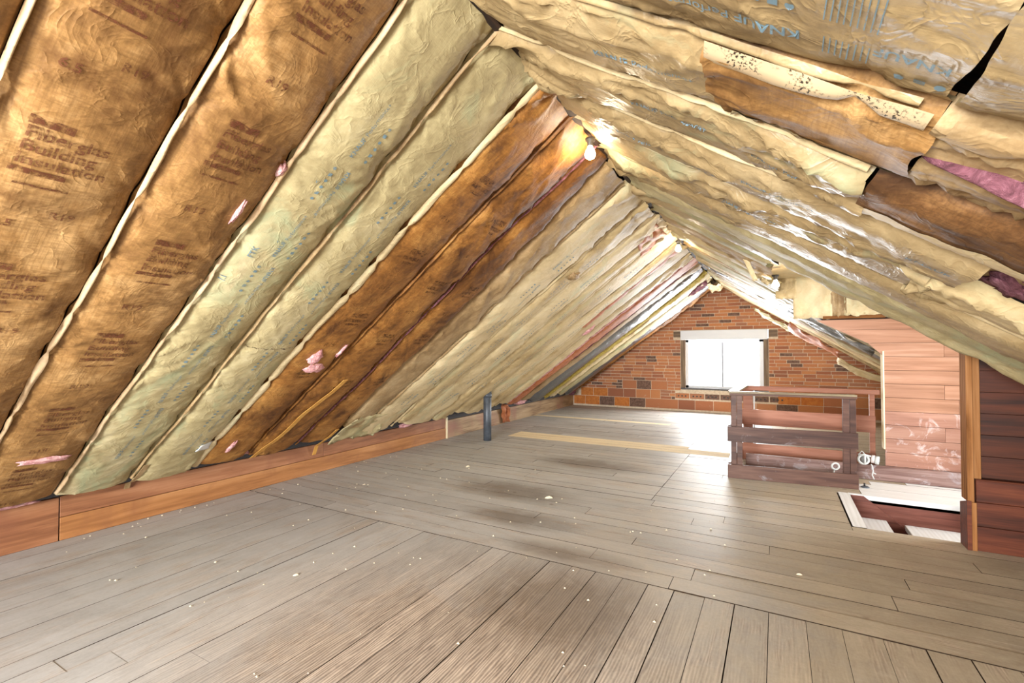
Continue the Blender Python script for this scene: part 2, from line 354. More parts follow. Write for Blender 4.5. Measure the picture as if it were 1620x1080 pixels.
k = NT('card_white'); M['card'] = k.finish(lin(228, 230, 228), 0.6)
k = NT('torn_kraft_orange'); P = k.coord('Object'); M['torn_orange'] = k.finish(k.ramp(k.noise(P, 14, 5, 0.65, 0.6), [(0.3, lin(146, 78, 44)), (0.7, lin(196, 124, 80))]), 0.6, k.bump(k.noise(P, 40, 4), 0.4, 0.005))

# ------------------------------------------------------------------ the shell
def gable(name, y0, y1, win, mat):
    wx0, wx1, wz0, wz1 = win; xl, xr = XL - 0.35, XR + 0.35
    zr = lambda x: zroof(x) + 0.22
    polys = [[(xl, -0.1), (wx0, -0.1), (wx0, zr(wx0)), (xl, max(zr(xl), -0.05))],
             [(wx1, -0.1), (xr, -0.1), (xr, zr(xr)), (wx1, zr(wx1))],
             [(wx0, -0.1), (wx1, -0.1), (wx1, wz0), (wx0, wz0)],
             [(wx0, wz1), (wx1, wz1), (wx1, zr(wx1))] + ([(RX, zr(RX))] if wx0 < RX < wx1 else []) + [(wx0, zr(wx0))]]
    V, Fc = [], []
    for p in polys:
        n = len(p); b = len(V)
        V += [(q[0], y0, q[1]) for q in p] + [(q[0], y1, q[1]) for q in p]
        Fc += [tuple(range(b, b + n)), tuple(range(b + 2 * n - 1, b + n - 1, -1))] + [(b + i, b + n + i, b + n + (i + 1) % n, b + (i + 1) % n) for i in range(n)]
    o = mesh_obj(name, V, Fc, mat)
    bm = bmesh.new(); bm.from_mesh(o.data); bmesh.ops.recalc_face_normals(bm, faces=bm.faces); bm.to_mesh(o.data); bm.free()
    return tag(o, kind='structure')
WIN = (-1.745, -0.13, 0.455, 1.675)
wall_far = gable('wall_far', YW + 0.006, YW + 0.20, WIN, M['mortar']); wall_far['label'] = 'orange brick gable wall with large clay blocks along its foot'
wall_rear = gable('wall_rear', YB - 0.15, YB, (-2.1, 0.2, 0.55, 2.05), M['plain_wall'])

def slab(name, side, xa, xb, y0, y1, off, th):
    """roof deck piece from xa (upper) to xb (lower), off above the batt plane"""
    c = CL if side < 0 else CR; t = TL if side < 0 else TR
    n = Vector((t * side, 0, 1)).normalized() if side > 0 else Vector((-t, 0, 1)).normalized()
    V = []
    for h in (off, off + th):
        for (x, y) in ((xa, y0), (xb, y0), (xb, y1), (xa, y1)):
            V.append((x + n.x * h, y, RZ - t * (RX - x if side < 0 else x - RX) + n.z * h))
    f = [(0, 1, 2, 3), (7, 6, 5, 4), (0, 4, 5, 1), (1, 5, 6, 2), (2, 6, 7, 3), (3, 7, 4, 0)]
    o = mesh_obj(name, V, f, M['deck'])
    bm = bmesh.new(); bm.from_mesh(o.data); bmesh.ops.recalc_face_normals(bm, faces=bm.faces); bm.to_mesh(o.data); bm.free()
    return tag(o, kind='structure')
slab('ceiling', -1, RX + 0.12, XL - 0.35, YB - 0.1, YW + 0.2, 0.10, 0.06)['label'] = 'dark roof boards behind the left slope of batts'
slab('ceiling', 1, RX - 0.12, XR + 0.35, YB - 0.1, 4.12, 0.10, 0.06)['label'] = 'dark roof boards behind the near right slope'
slab('ceiling', 1, RX - 0.12, -0.04, 4.12, 5.82, 0.10, 0.06)['label'] = 'dark roof boards above the stair dormer'
slab('ceiling', 1, RX - 0.12, XR + 0.35, 5.82, YW + 0.2, 0.10, 0.06)['label'] = 'dark roof boards behind the far right slope'
tag(box('ridge_board', RX - 0.02, RX + 0.02, YB, YW, RZ - 0.03, RZ + 0.16, M['deck']), kind='structure', label='dark ridge board along the roof peak')

# knee walls -------------------------------------------------------------
wl = empty('wall_left', (XL, 4, 0), label='low knee wall of orange boards under the left slope', kind='structure')
box('plank', XL - 0.03, XL, YB, 1.305, 0.0, 0.285, M['base_red'], wl, 0.002)
box('plank', XL - 0.03, XL, 1.312, 5.50, 0.0, 0.150, M['base_orange'], wl, 0.002)
box('plank', XL - 0.03, XL - 0.003, 1.312, 3.4, 0.153, 0.290, M['base_red'], wl, 0.002)
box('plank', XL - 0.03, XL - 0.003, 3.404, 5.50, 0.153, 0.290, M['base_red'], wl, 0.002)
box('plank', XL - 0.03, XL + 0.004, 5.535, YW, 0.0, 0.255, M['base_grey'], wl, 0.002)
box('plank', XL - 0.03, XL + 0.012, 5.503, 5.533, 0.0, 0.30, M['pale_board'], wl, 0.002)
tag(box('wall_eaves', XL - 0.34, XL - 0.30, YB - 0.1, YW + 0.1, -0.08, 0.5, M['deck']), kind='structure')
tag(box('wall_right', XR, XR + 0.05, YB, 4.04, 0, 0.75, M['plain_wall']), kind='structure')
tag(box('wall_right', XR, XR + 0.05, 5.84, YW, 0, 0.75, M['plain_wall']), kind='structure')

# floor --------------------------------------------------------------------
HX0, HX1, HY0, HY1 = 0.55, 1.65, 4.16, 5.10
fl = empty('floor', (-1, 3.5, 0), label='worn grey-brown plank floor of the attic', kind='structure')
multi('subfloor', [(XL - 0.2, XR + 0.2, YB - 0.1, HY0, -0.06, -0.023), (XL - 0.2, HX0, HY0, HY1, -0.06, -0.023),
                   (HX1, 3.2, HY0, HY1, -0.06, -0.023), (XL - 0.2, 3.2, HY1, YW + 0.02, -0.06, -0.023)], M['deck'], fl)
def plank(x0, x1, y0, y1, mat, gap=0.0016, dz=None):
    dz = random.uniform(-0.0012, 0.0012) if dz is None else dz
    o = box('plank', x0 + gap, x1 - gap, y0 + gap, y1 - gap, -0.022, dz, mat, fl)
    o.data.materials.append(M['grime'])
    for f in o.data.polygons:
        if f.normal.z < 0.5: f.material_index = 1
    return o
xs = [-4.14, -3.99, -3.85, -3.70, -3.55, -3.40, -3.255, -3.11, -2.965, -2.82, -2.69, -2.565, -2.43, -2.285, -2.145, -2.0, -1.86, -1.735, -1.59, -1.459, -1.3338, -1.19, -1.047, -0.905, -0.75, -0.612, -0.478, -0.329, -0.192, -0.044, 0.107, 0.245, 0.392, 0.536, 0.677, 0.82, 0.965, 1.11, 1.255, 1.4, 1.545, 1.69, 1.83, 1.98, 2.15]
wide = {-2.565: 0.006, -2.285: 0.002, -1.59: 0.003, -1.19: 0.0035, -0.612: 0.0022, -0.905: 0.0025, -0.478: 0.003, -0.192: 0.003, -0.329: 0.001, -0.044: 0.001, 0.536: 0.003, 0.677: 0.003}
for i in range(len(xs) - 1):
    a, b = xs[i], xs[i + 1]
    joints = [YB, 2.604]
    if a > -2.6 and random.random() < 0.35 and b < 0.6:
        joints.insert(1, random.uniform(0.5, 1.2))
    for j0, j1 in zip(joints[:-1], joints[1:]):
        g = 0.0010 if a > -1.7 else 0.0005
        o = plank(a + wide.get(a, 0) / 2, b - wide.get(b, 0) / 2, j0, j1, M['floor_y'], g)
rows = [2.609, 2.759, 2.922, 3.08, 3.21, 3.344, 3.488, 3.645, 3.79, 3.935, 4.078]
while rows[-1] < YW - 0.16: rows.append(rows[-1] + 0.1455)
rows.append(YW)
jfix = {0: [-3.2, -0.51], 1: [-2.9, -1.0, -0.42], 2: [-2.2, 0.50], 3: [-3.3, -0.83], 4: [-1.6, 0.6], 5: [-2.6, -0.05], 6: [-3.4, -1.3], 7: [-0.55, 1.0], 8: [-2.4, -0.35], 9: [-3.1, -0.9]}
for i in range(len(rows) - 1):
    y0, y1 = rows[i], rows[i + 1]
    inhole = y1 > HY0 + 0.01 and y0 < HY1 - 0.01
    xmax = XR if not inhole else 0.455
    if 5.05 < y0 < 5.72: xmax = 3.0
    js = list(jfix.get(i, []))
    if i > 9:
        js = []
        if y1 < 6.25: js.append(-0.93)
        if 5.4 < y0 < 6.3: js.append(-3.35)
        x = -4.0 + random.uniform(0.4, 2.2)
        while x < xmax - 0.5:
            if all(abs(x - q) > 0.4 for q in js): js.append(x)
            x += random.uniform(1.4, 3.0)
    pale = []
    if 6.10 < y0 < 6.30: js = [-3.48, -0.5]; pale = [-3.48]
    if 6.30 <= y0 < 6.42: js = [-3.48, -1.0]; pale = [-3.48]
    if 8.22 < y0 < 8.36: js = [-1.58]; pale = [XL]
    js = sorted(q for q in js if q < xmax - 0.2)
    pts = [XL] + js + [xmax]
    for a, b in zip(pts[:-1], pts[1:]):
        m = M['pale_board'] if a in pale else M['floor_x']
        if 5.05 < y0 < 5.72 and b > 1.2:
            plank(a, 0.64, y0, y1, M['floor_x']) if a < 0.5 else None
            yy0 = max(y0, HY1) if b > 0.64 else y0
            plank(max(a, 0.64), b, yy0, y1, M['dust_lit_floor'])
            continue
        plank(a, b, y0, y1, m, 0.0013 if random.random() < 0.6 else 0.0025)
    if inhole and y0 < HY0:
        plank(0.455, XR, y0, HY0, M['floor_x'])
plank(0.462, HX0, HY0, HY1 + 0.02, M['dust_lit_floor'], 0.003, 0.002)          # border board of the stair opening
box('nosing', HX0, HX1, HY0 - 0.02, HY0 + 0.002, -0.06, -0.001, M['floor_x'], fl)
box('nosing', HX0 - 0.01, HX1, HY1 - 0.006, HY1 + 0.03, -0.035, 0.003, M['dust_lit_floor'], fl)

# stairwell ------------------------------------------------------------------
st = empty('stairwell', (1.0, 4.6, -0.4), 'sunken stair opening with red-brown sides beside the near wall corner', 'stairwell')
box('well_side', HX0 - 0.02, HX1, HY1, HY1 + 0.022, -0.62, -0.036, M['well'], st, 0.002)
box('well_side', HX0 - 0.03, HX0 - 0.008, HY0, HY1, -0.62, -0.024, M['well'], st, 0.002)
box('well_side', HX0, HX1, HY0 - 0.045, HY0 - 0.022, -0.62, -0.062, M['well'], st, 0.002)
box('well_side', HX1, HX1 + 0.02, HY0, HY1, -0.62, -0.024, M['well'], st, 0.002)
box('tread', HX0, 0.80, HY0 - 0.02, HY1, -0.225, -0.184, M['dust_lit_floor'], st, 0.003)
box('tread', 0.925, HX1, HY0 - 0.02, HY1, -0.246, -0.205, M['dust_lit_floor'], st, 0.003)
box('well_bottom', HX0 - 0.02, HX1, HY0 - 0.04, HY1, -0.64, -0.60, M['well'], st)
prism('stringer', [(0.556, -0.004), (0.648, -0.004), (1.10, -0.375), (0.92, -0.40), (0.845, -0.278), (0.801, -0.184), (0.556, -0.184)], 'y', HY1 - 0.024, HY1 - 0.001, M['well'], st)

# stair dormer -----------------------------------------------------------------
DX1 = 3.05
def cheek_poly(x0, x1, ztop): return [(x0, 0), (x1, 0), (x1, ztop), (x0, ztop)]
wd = empty('wall_dormer_far', (0.92, 5.8, 0), label='far side wall of the stair dormer clad in pinkish horizontal boards', kind='structure')
prism('wall_core', [(0.93, 0), (DX1, 0), (DX1, 2.05), (-0.2, 2.05), (-0.2, 2.03), (0.0, 1.92), (0.2, 1.79), (0.44, 1.54), (0.93, 1.27)], 'y', 5.823, 5.90, M['deck'], wd)
zb = 0.14; bi = 0
while zb < 1.56:
    zt = min(zb + 0.132, 1.565)
    x0 = 0.915
    if zb > 1.2: x0 = 0.36 + (1.56 - zb) * 1.0
    dusty = zb < 0.60
    cuts = [x0, DX1]
    if bi in (2, 5, 8): cuts = [x0, 1.36, DX1]
    if bi in (4,): cuts = [x0, 1.46, DX1]
    for a, b in zip(cuts[:-1], cuts[1:]):
        if a == x0 and zb > 1.19:
            xs_ = lambda zz: 0.915 if zz <= 1.26 else 0.909 - (zz - 1.26) * 1.80
            prism('plank', [(xs_(zb + 0.0015), zb + 0.0015), (b - 0.0015, zb + 0.0015), (b - 0.0015, zt - 0.0015), (xs_(zt - 0.0015), zt - 0.0015)], 'y', 5.80, 5.822, M['panel'], wd)
            continue
        box('plank', a, b - 0.0015, 5.80, 5.822, zb + 0.0015, zt - 0.0015, M['panel_dusty'] if dusty else M['panel'], wd, 0.0012)
    zb = zt; bi += 1
box('corner_trim', 0.902, 0.914, 5.79, 5.90, 0.30, 1.25, M['pale_board'], wd, 0.002)
box('top_plate', 0.42, 0.93, 5.775, 5.835, 1.575, 1.605, M['trim'], wd, 0.003)
box('top_plate', 0.95, 2.9, 5.78, 5.83, 1.575, 1.605, M['trim'], wd, 0.003)
wn = empty('wall_dormer_near', (1.05, 4.04, 0), label='near side wall of the stair dormer with dark recessed boards above a wainscot', kind='structure')
prism('wall_core', [(-0.16, zroof(-0.16) + 0.03), (1.118, zroof(1.118) + 0.03), (1.118, 0), (DX1, 0), (DX1, 2.05), (-0.16, 2.05)], 'y', 4.10, 4.14, M['deck'], wn)
zb = 0.45; bi = 0
while zb < 1.25:
    zt = zb + 0.135
    xe = min(DX1 - 0.05, RX + (RZ + 0.06 - zb) / TR)
    box('plank', 1.118, xe, 4.083, 4.10, zb + 0.001, zt - 0.001, M['dark_panel'], wn, 0.001)
    zb = zt
for (z0, z1) in ((0.0, 0.152), (0.154, 0.302), (0.304, 0.438)):
    box('plank', 1.088, XR, 4.040, 4.10, z0, z1, M['dark_panel2'], wn, 0.002)
box('ledge', 1.086, XR, 4.036, 4.10, 0.438, 0.446, M['dark_panel2'], wn, 0.002)
box('corner_post', 1.046, 1.078, 4.030, 4.150, 0.30, 1.30, M['trim'], wn, 0.003)
box('corner_post', 1.079, 1.117, 4.048, 4.10, 0.446, 1.27, M['trim'], wn, 0.003)
prism('corner_block', [(4.025, 0.0), (4.158, 0.0), (4.158, 0.27), (4.025, 0.31)], 'x', 1.040, 1.062, M['dark_panel2'], wn)
box('corner_block', 1.063, 1.087, 4.025, 4.10, 0.0, 0.30, M['trim'], wn, 0.002)
tag(multi('wall_dormer_end', [(DX1, DX1 + 0.1, 4.0, 5.95, -0.1, 0.55), (DX1, DX1 + 0.1, 4.0, 5.95, 1.85, 2.1), (DX1, DX1 + 0.1, 4.0, 4.3, 0.55, 1.85), (DX1, DX1 + 0.1, 5.65, 5.95, 0.55, 1.85)], M['plain_wall']), kind='structure')
tag(multi('ceiling', [(-0.16, DX1 + 0.1, 4.10, 5.90, 2.02, 2.08)], M['cream_pale']), kind='structure', label='low flat ceiling of the stair dormer')
cb = tag(board('stair_curb', (-0.30, 5.775), (2.9, 5.775), 0.002, 0.14, 0.05, M['curb'], None, 0.004), 'low plaster-dusted curb board running behind the stair railing', 'curb')

# windows -----------------------------------------------------------------------
w1 = empty('window_1', (-0.94, YW, 0.46), label='white two-pane sliding window with bright daylight in the brick wall', kind='structure')
yf = YW + 0.06
fx0, fx1, fz0, fz1 = -1.655, -0.215, 0.49, 1.48
box('frame', fx0, fx1, yf, yf + 0.07, fz0, fz0 + 0.05, M['white'], w1, 0.003)
box('frame', fx0, fx1, yf, yf + 0.07, fz1 - 0.05, fz1, M['white'], w1, 0.003)
box('frame', fx0, fx0 + 0.06, yf, yf + 0.07, fz0, fz1, M['white'], w1, 0.003)
box('frame', fx1 - 0.075, fx1, yf, yf + 0.07, fz0, fz1, M['white'], w1, 0.003)
box('mullion', -0.962, -0.932, yf - 0.005, yf + 0.06, fz0 + 0.04, fz1 - 0.05, M['mullion'], w1, 0.003)
box('pane', fx0 + 0.04, -0.945, yf + 0.03, yf + 0.034, fz0 + 0.03, fz1 - 0.03, M['glass'], w1)
box('pane', -0.94, fx1 - 0.05, yf + 0.03, yf + 0.034, fz0 + 0.03, fz1 - 0.03, M['glass'], w1)
box('jamb', WIN[0], fx0, YW + 0.01, YW + 0.20, 0.49, 1.50, M['jamb'], w1)
box('jamb', fx1, WIN[1], YW + 0.01, YW + 0.20, 0.49, 1.50, M['jamb'], w1)
box('sill', WIN[0], WIN[1], YW - 0.012, YW + 0.20, 0.455, 0.49, M['sill'], w1, 0.003)
box('head_box', WIN[0] + 0.002, WIN[1] - 0.012, YW - 0.035, YW + 0.19, 1.478, 1.672, M['white'], w1, 0.004)
lt = empty('lintel_block', (-0.9, YW, 1.6), label='brown timber lintel showing on either side of the white window head', kind='structure')
box('end', -1.885, -1.747, YW - 0.006, YW + 0.02, 1.535, 1.655, M['jamb'], lt, 0.002)
box('end', -0.128, 0.025, YW - 0.006, YW + 0.02, 1.525, 1.66, M['jamb'], lt, 0.002)
w2 = empty('window_2', (-0.95, YB, 0.55), kind='structure', label='plain white window behind the viewer')
for b in ((-2.1, 0.2, 0.55, 0.60), (-2.1, 0.2, 2.0, 2.05), (-2.1, -2.04, 0.6, 2.0), (0.14, 0.2, 0.6, 2.0), (-0.98, -0.92, 0.6, 2.0)):
    box('frame', b[0], b[1], YB - 0.1, YB - 0.03, b[2], b[3], M['white'], w2)
w3 = empty('window_3', (DX1, 4.97, 0.55), kind='structure', label='plain white window at the end of the stair dormer')
for b in ((4.3, 5.65, 0.55, 0.6), (4.3, 5.65, 1.8, 1.85), (4.3, 4.36, 0.6, 1.8), (5.59, 5.65, 0.6, 1.8)):
    box('frame', DX1 + 0.02, DX1 + 0.08, b[0], b[1], b[2], b[3], M['white'], w3)

# bricks of the far gable wall ----------------------------------------------------
def brick(x0, x1, z0, z1, mat, yo=None):
    yo = random.uniform(-0.006, 0.004) if yo is None else yo
    g = 0.005
    if x1 - x0 < 0.05: return
    v, f = box_vf(-(x1 - x0) / 2 + g, (x1 - x0) / 2 - g, -0.012, 0.014, -(z1 - z0) / 2 + g, (z1 - z0) / 2 - g)
    key = (round(x1 - x0, 2), round(z1 - z0, 3), mat.name)
    me = BR.get(key)
    if me is None:
        me = bpy.data.meshes.new('brick'); me.from_pydata(v, [], f); me.materials.append(mat); BR[key] = me
    o = bpy.data.objects.new('brick', me); link(o, wall_far); o.location = ((x0 + x1) / 2, YW + 0.012 + yo, (z0 + z1) / 2)
BR = {}
def row(z0, z1, x0, x1, w, pick, jit=0.0, lo=None, hi=None):
    x = x0
    while x < x1 - 0.04:
        ww = w * random.uniform(1 - jit, 1 + jit)
        e = min(x + ww, x1)
        if x1 - e < 0.06: e = x1
        m = pick(x)
        brick(x, e, z0, z1, m); x = e
def pb(x):
    r = random.random()
    return M['brick_dark'] if r < 0.06 else M['brick']
xl0 = lambda z: RX - (RZ + 0.10 - z) / TL
xr0 = lambda z: RX + (RZ + 0.08 - z) / TR
# clay blocks at the foot
foot = [(-4.12, -3.84, 'brick_orange'), (-3.84, -3.50, 'brick_orange'), (-3.50, -3.16, 'brick_dark'), (-3.16, -2.82, 'brick_orange'), (-2.82, -2.48, 'brick_dark'), (-2.48, -1.80, 'brick'), (-1.80, -1.47, 'brick'), (-1.47, -1.12, 'brick'), (-1.12, -0.74, 'brick')]
for a, b, m in foot: brick(a, b, 0.035, 0.235, M[m])
row(0.035, 0.235, -0.74, 2.1, 0.36, lambda x: M['brick_dark'] if -0.1 < x < 0.2 else M['brick'], 0.12)
row(0.235, 0.425, -3.95, -2.16, 0.31, lambda x: M['brick_orange'] if x < -3.4 else M['brick'], 0.15)
for zz in (0.235, 0.298, 0.361): row(zz, zz + 0.063, -2.16, -1.86, 0.21, pb, 0.2)
for x in np.arange(-1.86, 0.02, 0.29):
    brick(x, x + 0.28, 0.262, 0.375, M['brick_dark'] if x > -1.3 else M['brick'])
    bo = [o_ for o_ in wall_far.children][-1]
    for hx in (0.07, 0.14, 0.21):
        tube_ho = [(x + hx + 0.017 * math.cos(q * math.pi / 4), YW - 0.008, 0.318 + 0.017 * math.sin(q * math.pi / 4)) for q in range(8)]
        V_ = [(p_[0] - bo.location.x, p_[1] - bo.location.y, p_[2] - bo.location.z) for p_ in tube_ho] + [(p_[0] - bo.location.x, p_[1] - bo.location.y + 0.012, p_[2] - bo.location.z) for p_ in tube_ho]
        me_ = bpy.data.meshes.new('hole'); me_.from_pydata(V_, [], [tuple(range(8))] + [(q, 8 + q, 8 + (q + 1) % 8, (q + 1) % 8) for q in range(8)]); me_.materials.append(M['socket'])
        ho = bpy.data.objects.new('core_hole', me_); COL.objects.link(ho); ho.parent = bo
row(0.235, 0.425, 0.02, 2.0, 0.36, lambda x: M['brick_dark'] if 1.2 < x < 1.6 else M['brick_orange'] if x < 0.5 else M['brick'], 0.1)
row(0.425, 0.615, -2.98, -2.02, 0.36, pb, 0.25)
row(0.425, 0.615, -0.128, 1.9, 0.39, lambda x: M['brick'], 0.12)
for zz in (0.425, 0.488, 0.551):
    row(zz, zz + 0.063, xl0(zz) + 0.05, -2.98, 0.23, pb, 0.25)
    row(zz, zz + 0.063, -2.02, WIN[0], 0.15, pb, 0.2)
z = 0.615; i = 0
while z < 2.56:
    h = 0.0665
    a, b = xl0(z + h * 0.3), xr0(z + h * 0.3)
    o0 = random.uniform(0, 0.18)
    if z + h > 1.50 and z < 1.655:
        segs = [(a, -1.887), (0.027, b)]
    elif z + h > 0.46 and z < 1.50:
        segs = [(a, WIN[0] - 0.002), (WIN[1] + 0.002, b)]
    else:
        segs = [(a, b)]
    for s0, s1 in segs:
        if s1 - s0 < 0.08: continue
        first = min(s0 + 0.06 + o0, s1)
        if first < s1 - 0.06: brick(s0, first, z, z + h, pb(0)); row(z, z + h, first, s1, 0.228, pb, 0.12)
        else: brick(s0, s1, z, z + h, pb(0))
    z += h; i += 1

# ------------------------------------------------------------------ insulation batts
STAPLES = {}
def staples(side, ks):
    key = (side, ks)
    if key not in STAPLES:
        r = random.Random(1000 + side * 77 + ks * 13); a = r.uniform(0.1, 0.3); L = []
        while a < 4.0:
            L.append((a, r.uniform(0, 6.28))); a += r.uniform(0.22, 0.5)
        STAPLES[key] = L
    return STAPLES[key]
def seam_y(side, k, a): return BAY0 + BAY * k + 0.014 * sn(np.asarray(a) * 1.7 + k * 3.1, k * 1.7 + side * 9.0, 3) + SEAM_SHIFT.get((side, k), lambda q: 0 * q)(np.asarray(a, float))
SEAM_SHIFT = {}
for (kk_, c0_, c1_) in ((6, 0.02, 0.02), (7, -0.02, 0.05), (8, -0.04, 0.03), (9, 0.06, 0.01), (10, 0.02, -0.04), (11, 0.09, 0.01), (12, -0.03, 0.03), (13, 0.07, -0.03), (14, 0.03, 0.02), (15, 0.10, -0.02), (16, 0.02, 0.0), (17, 0.05, -0.03), (19, 0.06, 0.02), (20, -0.03, 0.03)):
    SEAM_SHIFT[(-1, kk_)] = (lambda c0, c1: (lambda q: c0 + c1 * (q - 1.5) + 0.02 * np.sin(q * 2.3 + c0 * 90)))(c0_, c1_)

class Surf:
    def __init__(s, side, k, a0, a1, sag, wr, seed, gap=0.003, k2=None, drop=None, lift=0.0):
        s.side, s.k, s.a0, s.a1, s.sag, s.wr, s.seed, s.gap, s.drop, s.lift = side, k, a0, a1, sag, wr, seed, gap, drop, lift
        s.k2 = k + 1 if k2 is None else k2
        if side < 0: s.u = np.array([-1 / CL, 0, -TL / CL]); s.n = np.array([TL / CL, 0, -1 / CL])
        else: s.u = np.array([1 / CR, 0, -TR / CR]); s.n = np.array([-TR / CR, 0, -1 / CR])
    def pos(s, a, t, off=0.0):
        a = np.asarray(a, float); t = np.asarray(t, float)
        lo = seam_y(s.side, s.k, a) + s.gap; hi = seam_y(s.side, s.k2, a) - s.gap
        W = hi - lo; b = t * W
        prof = 1 - np.abs(2 * t - 1) ** 3.3
        prof = np.clip(prof, 0, 1)
        sd = s.seed
        top = 1 - 0.7 * np.exp(-a / 0.14)
        h = s.sag * ((0.62 if s.k < 8 else 0.95) if s.side < 0 else 0.80) * prof * (1 + 0.30 * sn(a * 0.9, sd * 1.37, 5)) * top
        h = h + 0.010 * fbm(a * 1.9, b * 3.0 + sd, 9, 2) * prof
        fal = np.minimum(1, 3.2 * prof)
        edge = 0.30 + 0.70 * (np.exp(-b / 0.09) + np.exp(-(W - b) / 0.09))
        near = 1 + 1.3 * np.exp(-(a - s.a0) / 0.30)
        wp = 0.5 * fbm(a * 3 + sd, b * 3, 21, 2)
        skew = 0.7 if (sd % 2) else -0.7
        if s.side < 0:
            c1 = 1 - np.abs(sn(a * 5.5 + skew * b * 9 + wp * 1.6, b * 3.0 + sd * 2.1 + wp, 31))
            c2 = 1 - np.abs(sn(a * 11.0 - skew * b * 6 + wp * 2.0, b * 6.0 + sd * 1.1, 37))
        else:
            c1 = 1 - np.abs(sn(a * 2.2 + skew * b * 4 + wp * 1.2, b * 11.0 - skew * a * 2.0 + sd * 2.1 + wp, 31))
            c2 = 1 - np.abs(sn(a * 5.0 - skew * b * 6 + wp * 2.0, b * 13.0 + skew * a * 5 + sd * 1.1, 37))
        amp = np.clip(1.9 * vn(a * 1.3 + sd, b * 2.0, 41) - 0.45, 0.05, 1.4)
        h = h + s.wr * near * amp * fal * edge * (0.017 * c1 ** 7 + 0.009 * c2 ** 5)
        h = h + s.wr * 0.0022 * fal * fbm(a * 16, b * 16 + sd, 51, 2)
        for kk, bb in ((s.k, b), (s.k2, W - b)):
            for (as_, ph) in staples(s.side, kk):
                if as_ < s.a0 - 0.2 or as_ > s.a1 + 0.2: continue
                da = a - as_; r2 = da * da + bb * bb; r = np.sqrt(r2) + 1e-6
                th = np.arctan2(da, bb + 1e-4)
                h = h - 0.016 * np.exp(-r2 / 0.0030)
                h = h + min(s.wr, 1.2) * 0.007 * np.exp(-r / 0.085) * np.sin(th * 11 + ph) * np.minimum(r / 0.03, 1)
        if s.drop is not None: h = h + s.drop(a, t)
        h = h + s.lift + off
        y = lo + b
        p = np.empty(a.shape + (3,))
        p[..., 0] = RX + s.u[0] * a + s.n[0] * h
        p[..., 1] = y
        p[..., 2] = RZ + s.u[2] * a + s.n[2] * h
        return p

TXT = {}
def text_mesh(body, bold=0.0):
    key = (body, bold)
    if key not in TXT:
        cu = bpy.data.curves.new('t', 'FONT'); cu.body = body; cu.size = 1.0; cu.resolution_u = 2; cu.offset = bold
        ob = bpy.data.objects.new('t', cu); COL.objects.link(ob)
        dg = bpy.context.evaluated_depsgraph_get(); ev = ob.evaluated_get(dg); me = ev.to_mesh()
        bm = bmesh.new(); bm.from_mesh(me); bmesh.ops.triangulate(bm, faces=bm.faces)
        V = np.array([v.co[:2] for v in bm.verts]).reshape(-1, 2); Fc = [tuple(v.index for v in f.verts) for f in bm.faces]
        bm.free(); ev.to_mesh_clear(); bpy.data.objects.remove(ob); bpy.data.curves.remove(cu)
        TXT[key] = (V, Fc)
    return TXT[key]
def rect_mesh(w, h):
    nx = max(1, int(w / 0.06)); V = []; Fc = []
    for i in range(nx + 1):
        V += [(w * i / nx, 0), (w * i / nx, h)]
    for i in range(nx): Fc.append((2 * i, 2 * i + 2, 2 * i + 3, 2 * i + 1))
    return np.array(V), Fc
def icon_mesh(kind, s):
    if kind == 0: return np.array([(0, 0), (s, 0), (s, s), (0, s)]), [(0, 1, 2, 3)]
    if kind == 1:
        a = np.linspace(0, 2 * np.pi, 9)[:-1]; return np.stack([s / 2 + s / 2 * np.cos(a), s / 2 + s / 2 * np.sin(a)], 1), [tuple(range(8))]
    return np.array([(0, s * 0.3), (s * 0.5, 0), (s, s * 0.3), (s * 0.8, s), (s * 0.2, s)]), [(0, 1, 2, 3, 4)]

def put_prints(S, prints, mat, parent, lift=0.0035):
    V, Fc = [], []
    W = BAY - 2 * S.gap
    for (shape, a, b, d) in prints:
        v, f = shape
        if d == 'across': da, db = -v[:, 1], v[:, 0] * (1 if S.side < 0 else -1)
        elif d == 'up': da, db = -v[:, 0], -v[:, 1] * (1 if S.side < 0 else -1)
        else: da, db = v[:, 0], v[:, 1] * (1 if S.side < 0 else -1)
        P = S.pos(a + da, np.clip((b + db) / W, 0.01, 0.99), lift)
        k0 = len(V); V += P.tolist(); Fc += [tuple(i + k0 for i in q) for q in f]
    return tag(mesh_obj('printed_lettering', V, Fc, mat, parent), kind='stuff') if V else None
def scaled(shape, s): return (shape[0] * s, shape[1])
def knauf(a, b, d, size=0.034, icons=True):
    """one printed line with its row of little symbols; a,b = start of the line"""
    out = [(scaled(text_mesh('KNAUF', 0.02), size), a, b, d)]
    adv = text_mesh('KNAUF', 0.02)[0][:, 0].max() * size + 0.012
    sg = -1 if d == 'up' else 1
    out.append((scaled(text_mesh('Performance+', 0.0), size * 0.92), a + sg * adv, b, d))
    return out
def icons(a, b, d, n=6, s=0.017, step=0.036):
    sg = -1 if d == 'up' else 1
    return [(icon_mesh((i * 2 + 1) % 3, s), a + sg * step * i, b, d) for i in range(n)]
def brown_block(a, b, s=0.052):
    o = [(rect_mesh(0.10, 0.030), a - 0.045, b, 'across'),
         (scaled(text_mesh('Fiberglas', 0.02), s), a, b, 'across'), (scaled(text_mesh('Building', 0.02), s), a + 0.050, b, 'across'),
         (scaled(text_mesh('Insulation', 0.02), s), a + 0.100, b, 'across'), (rect_mesh(0.13, 0.022), a + 0.135, b - 0.005, 'across')]
    return o
def brown_small(a, b, s=0.040):
    return [(scaled(text_mesh('R19', 0.02), s), a, b, 'across'), (scaled(text_mesh('6 1/4', 0.01), s * 0.8), a + 0.045, b + 0.13, 'across')]
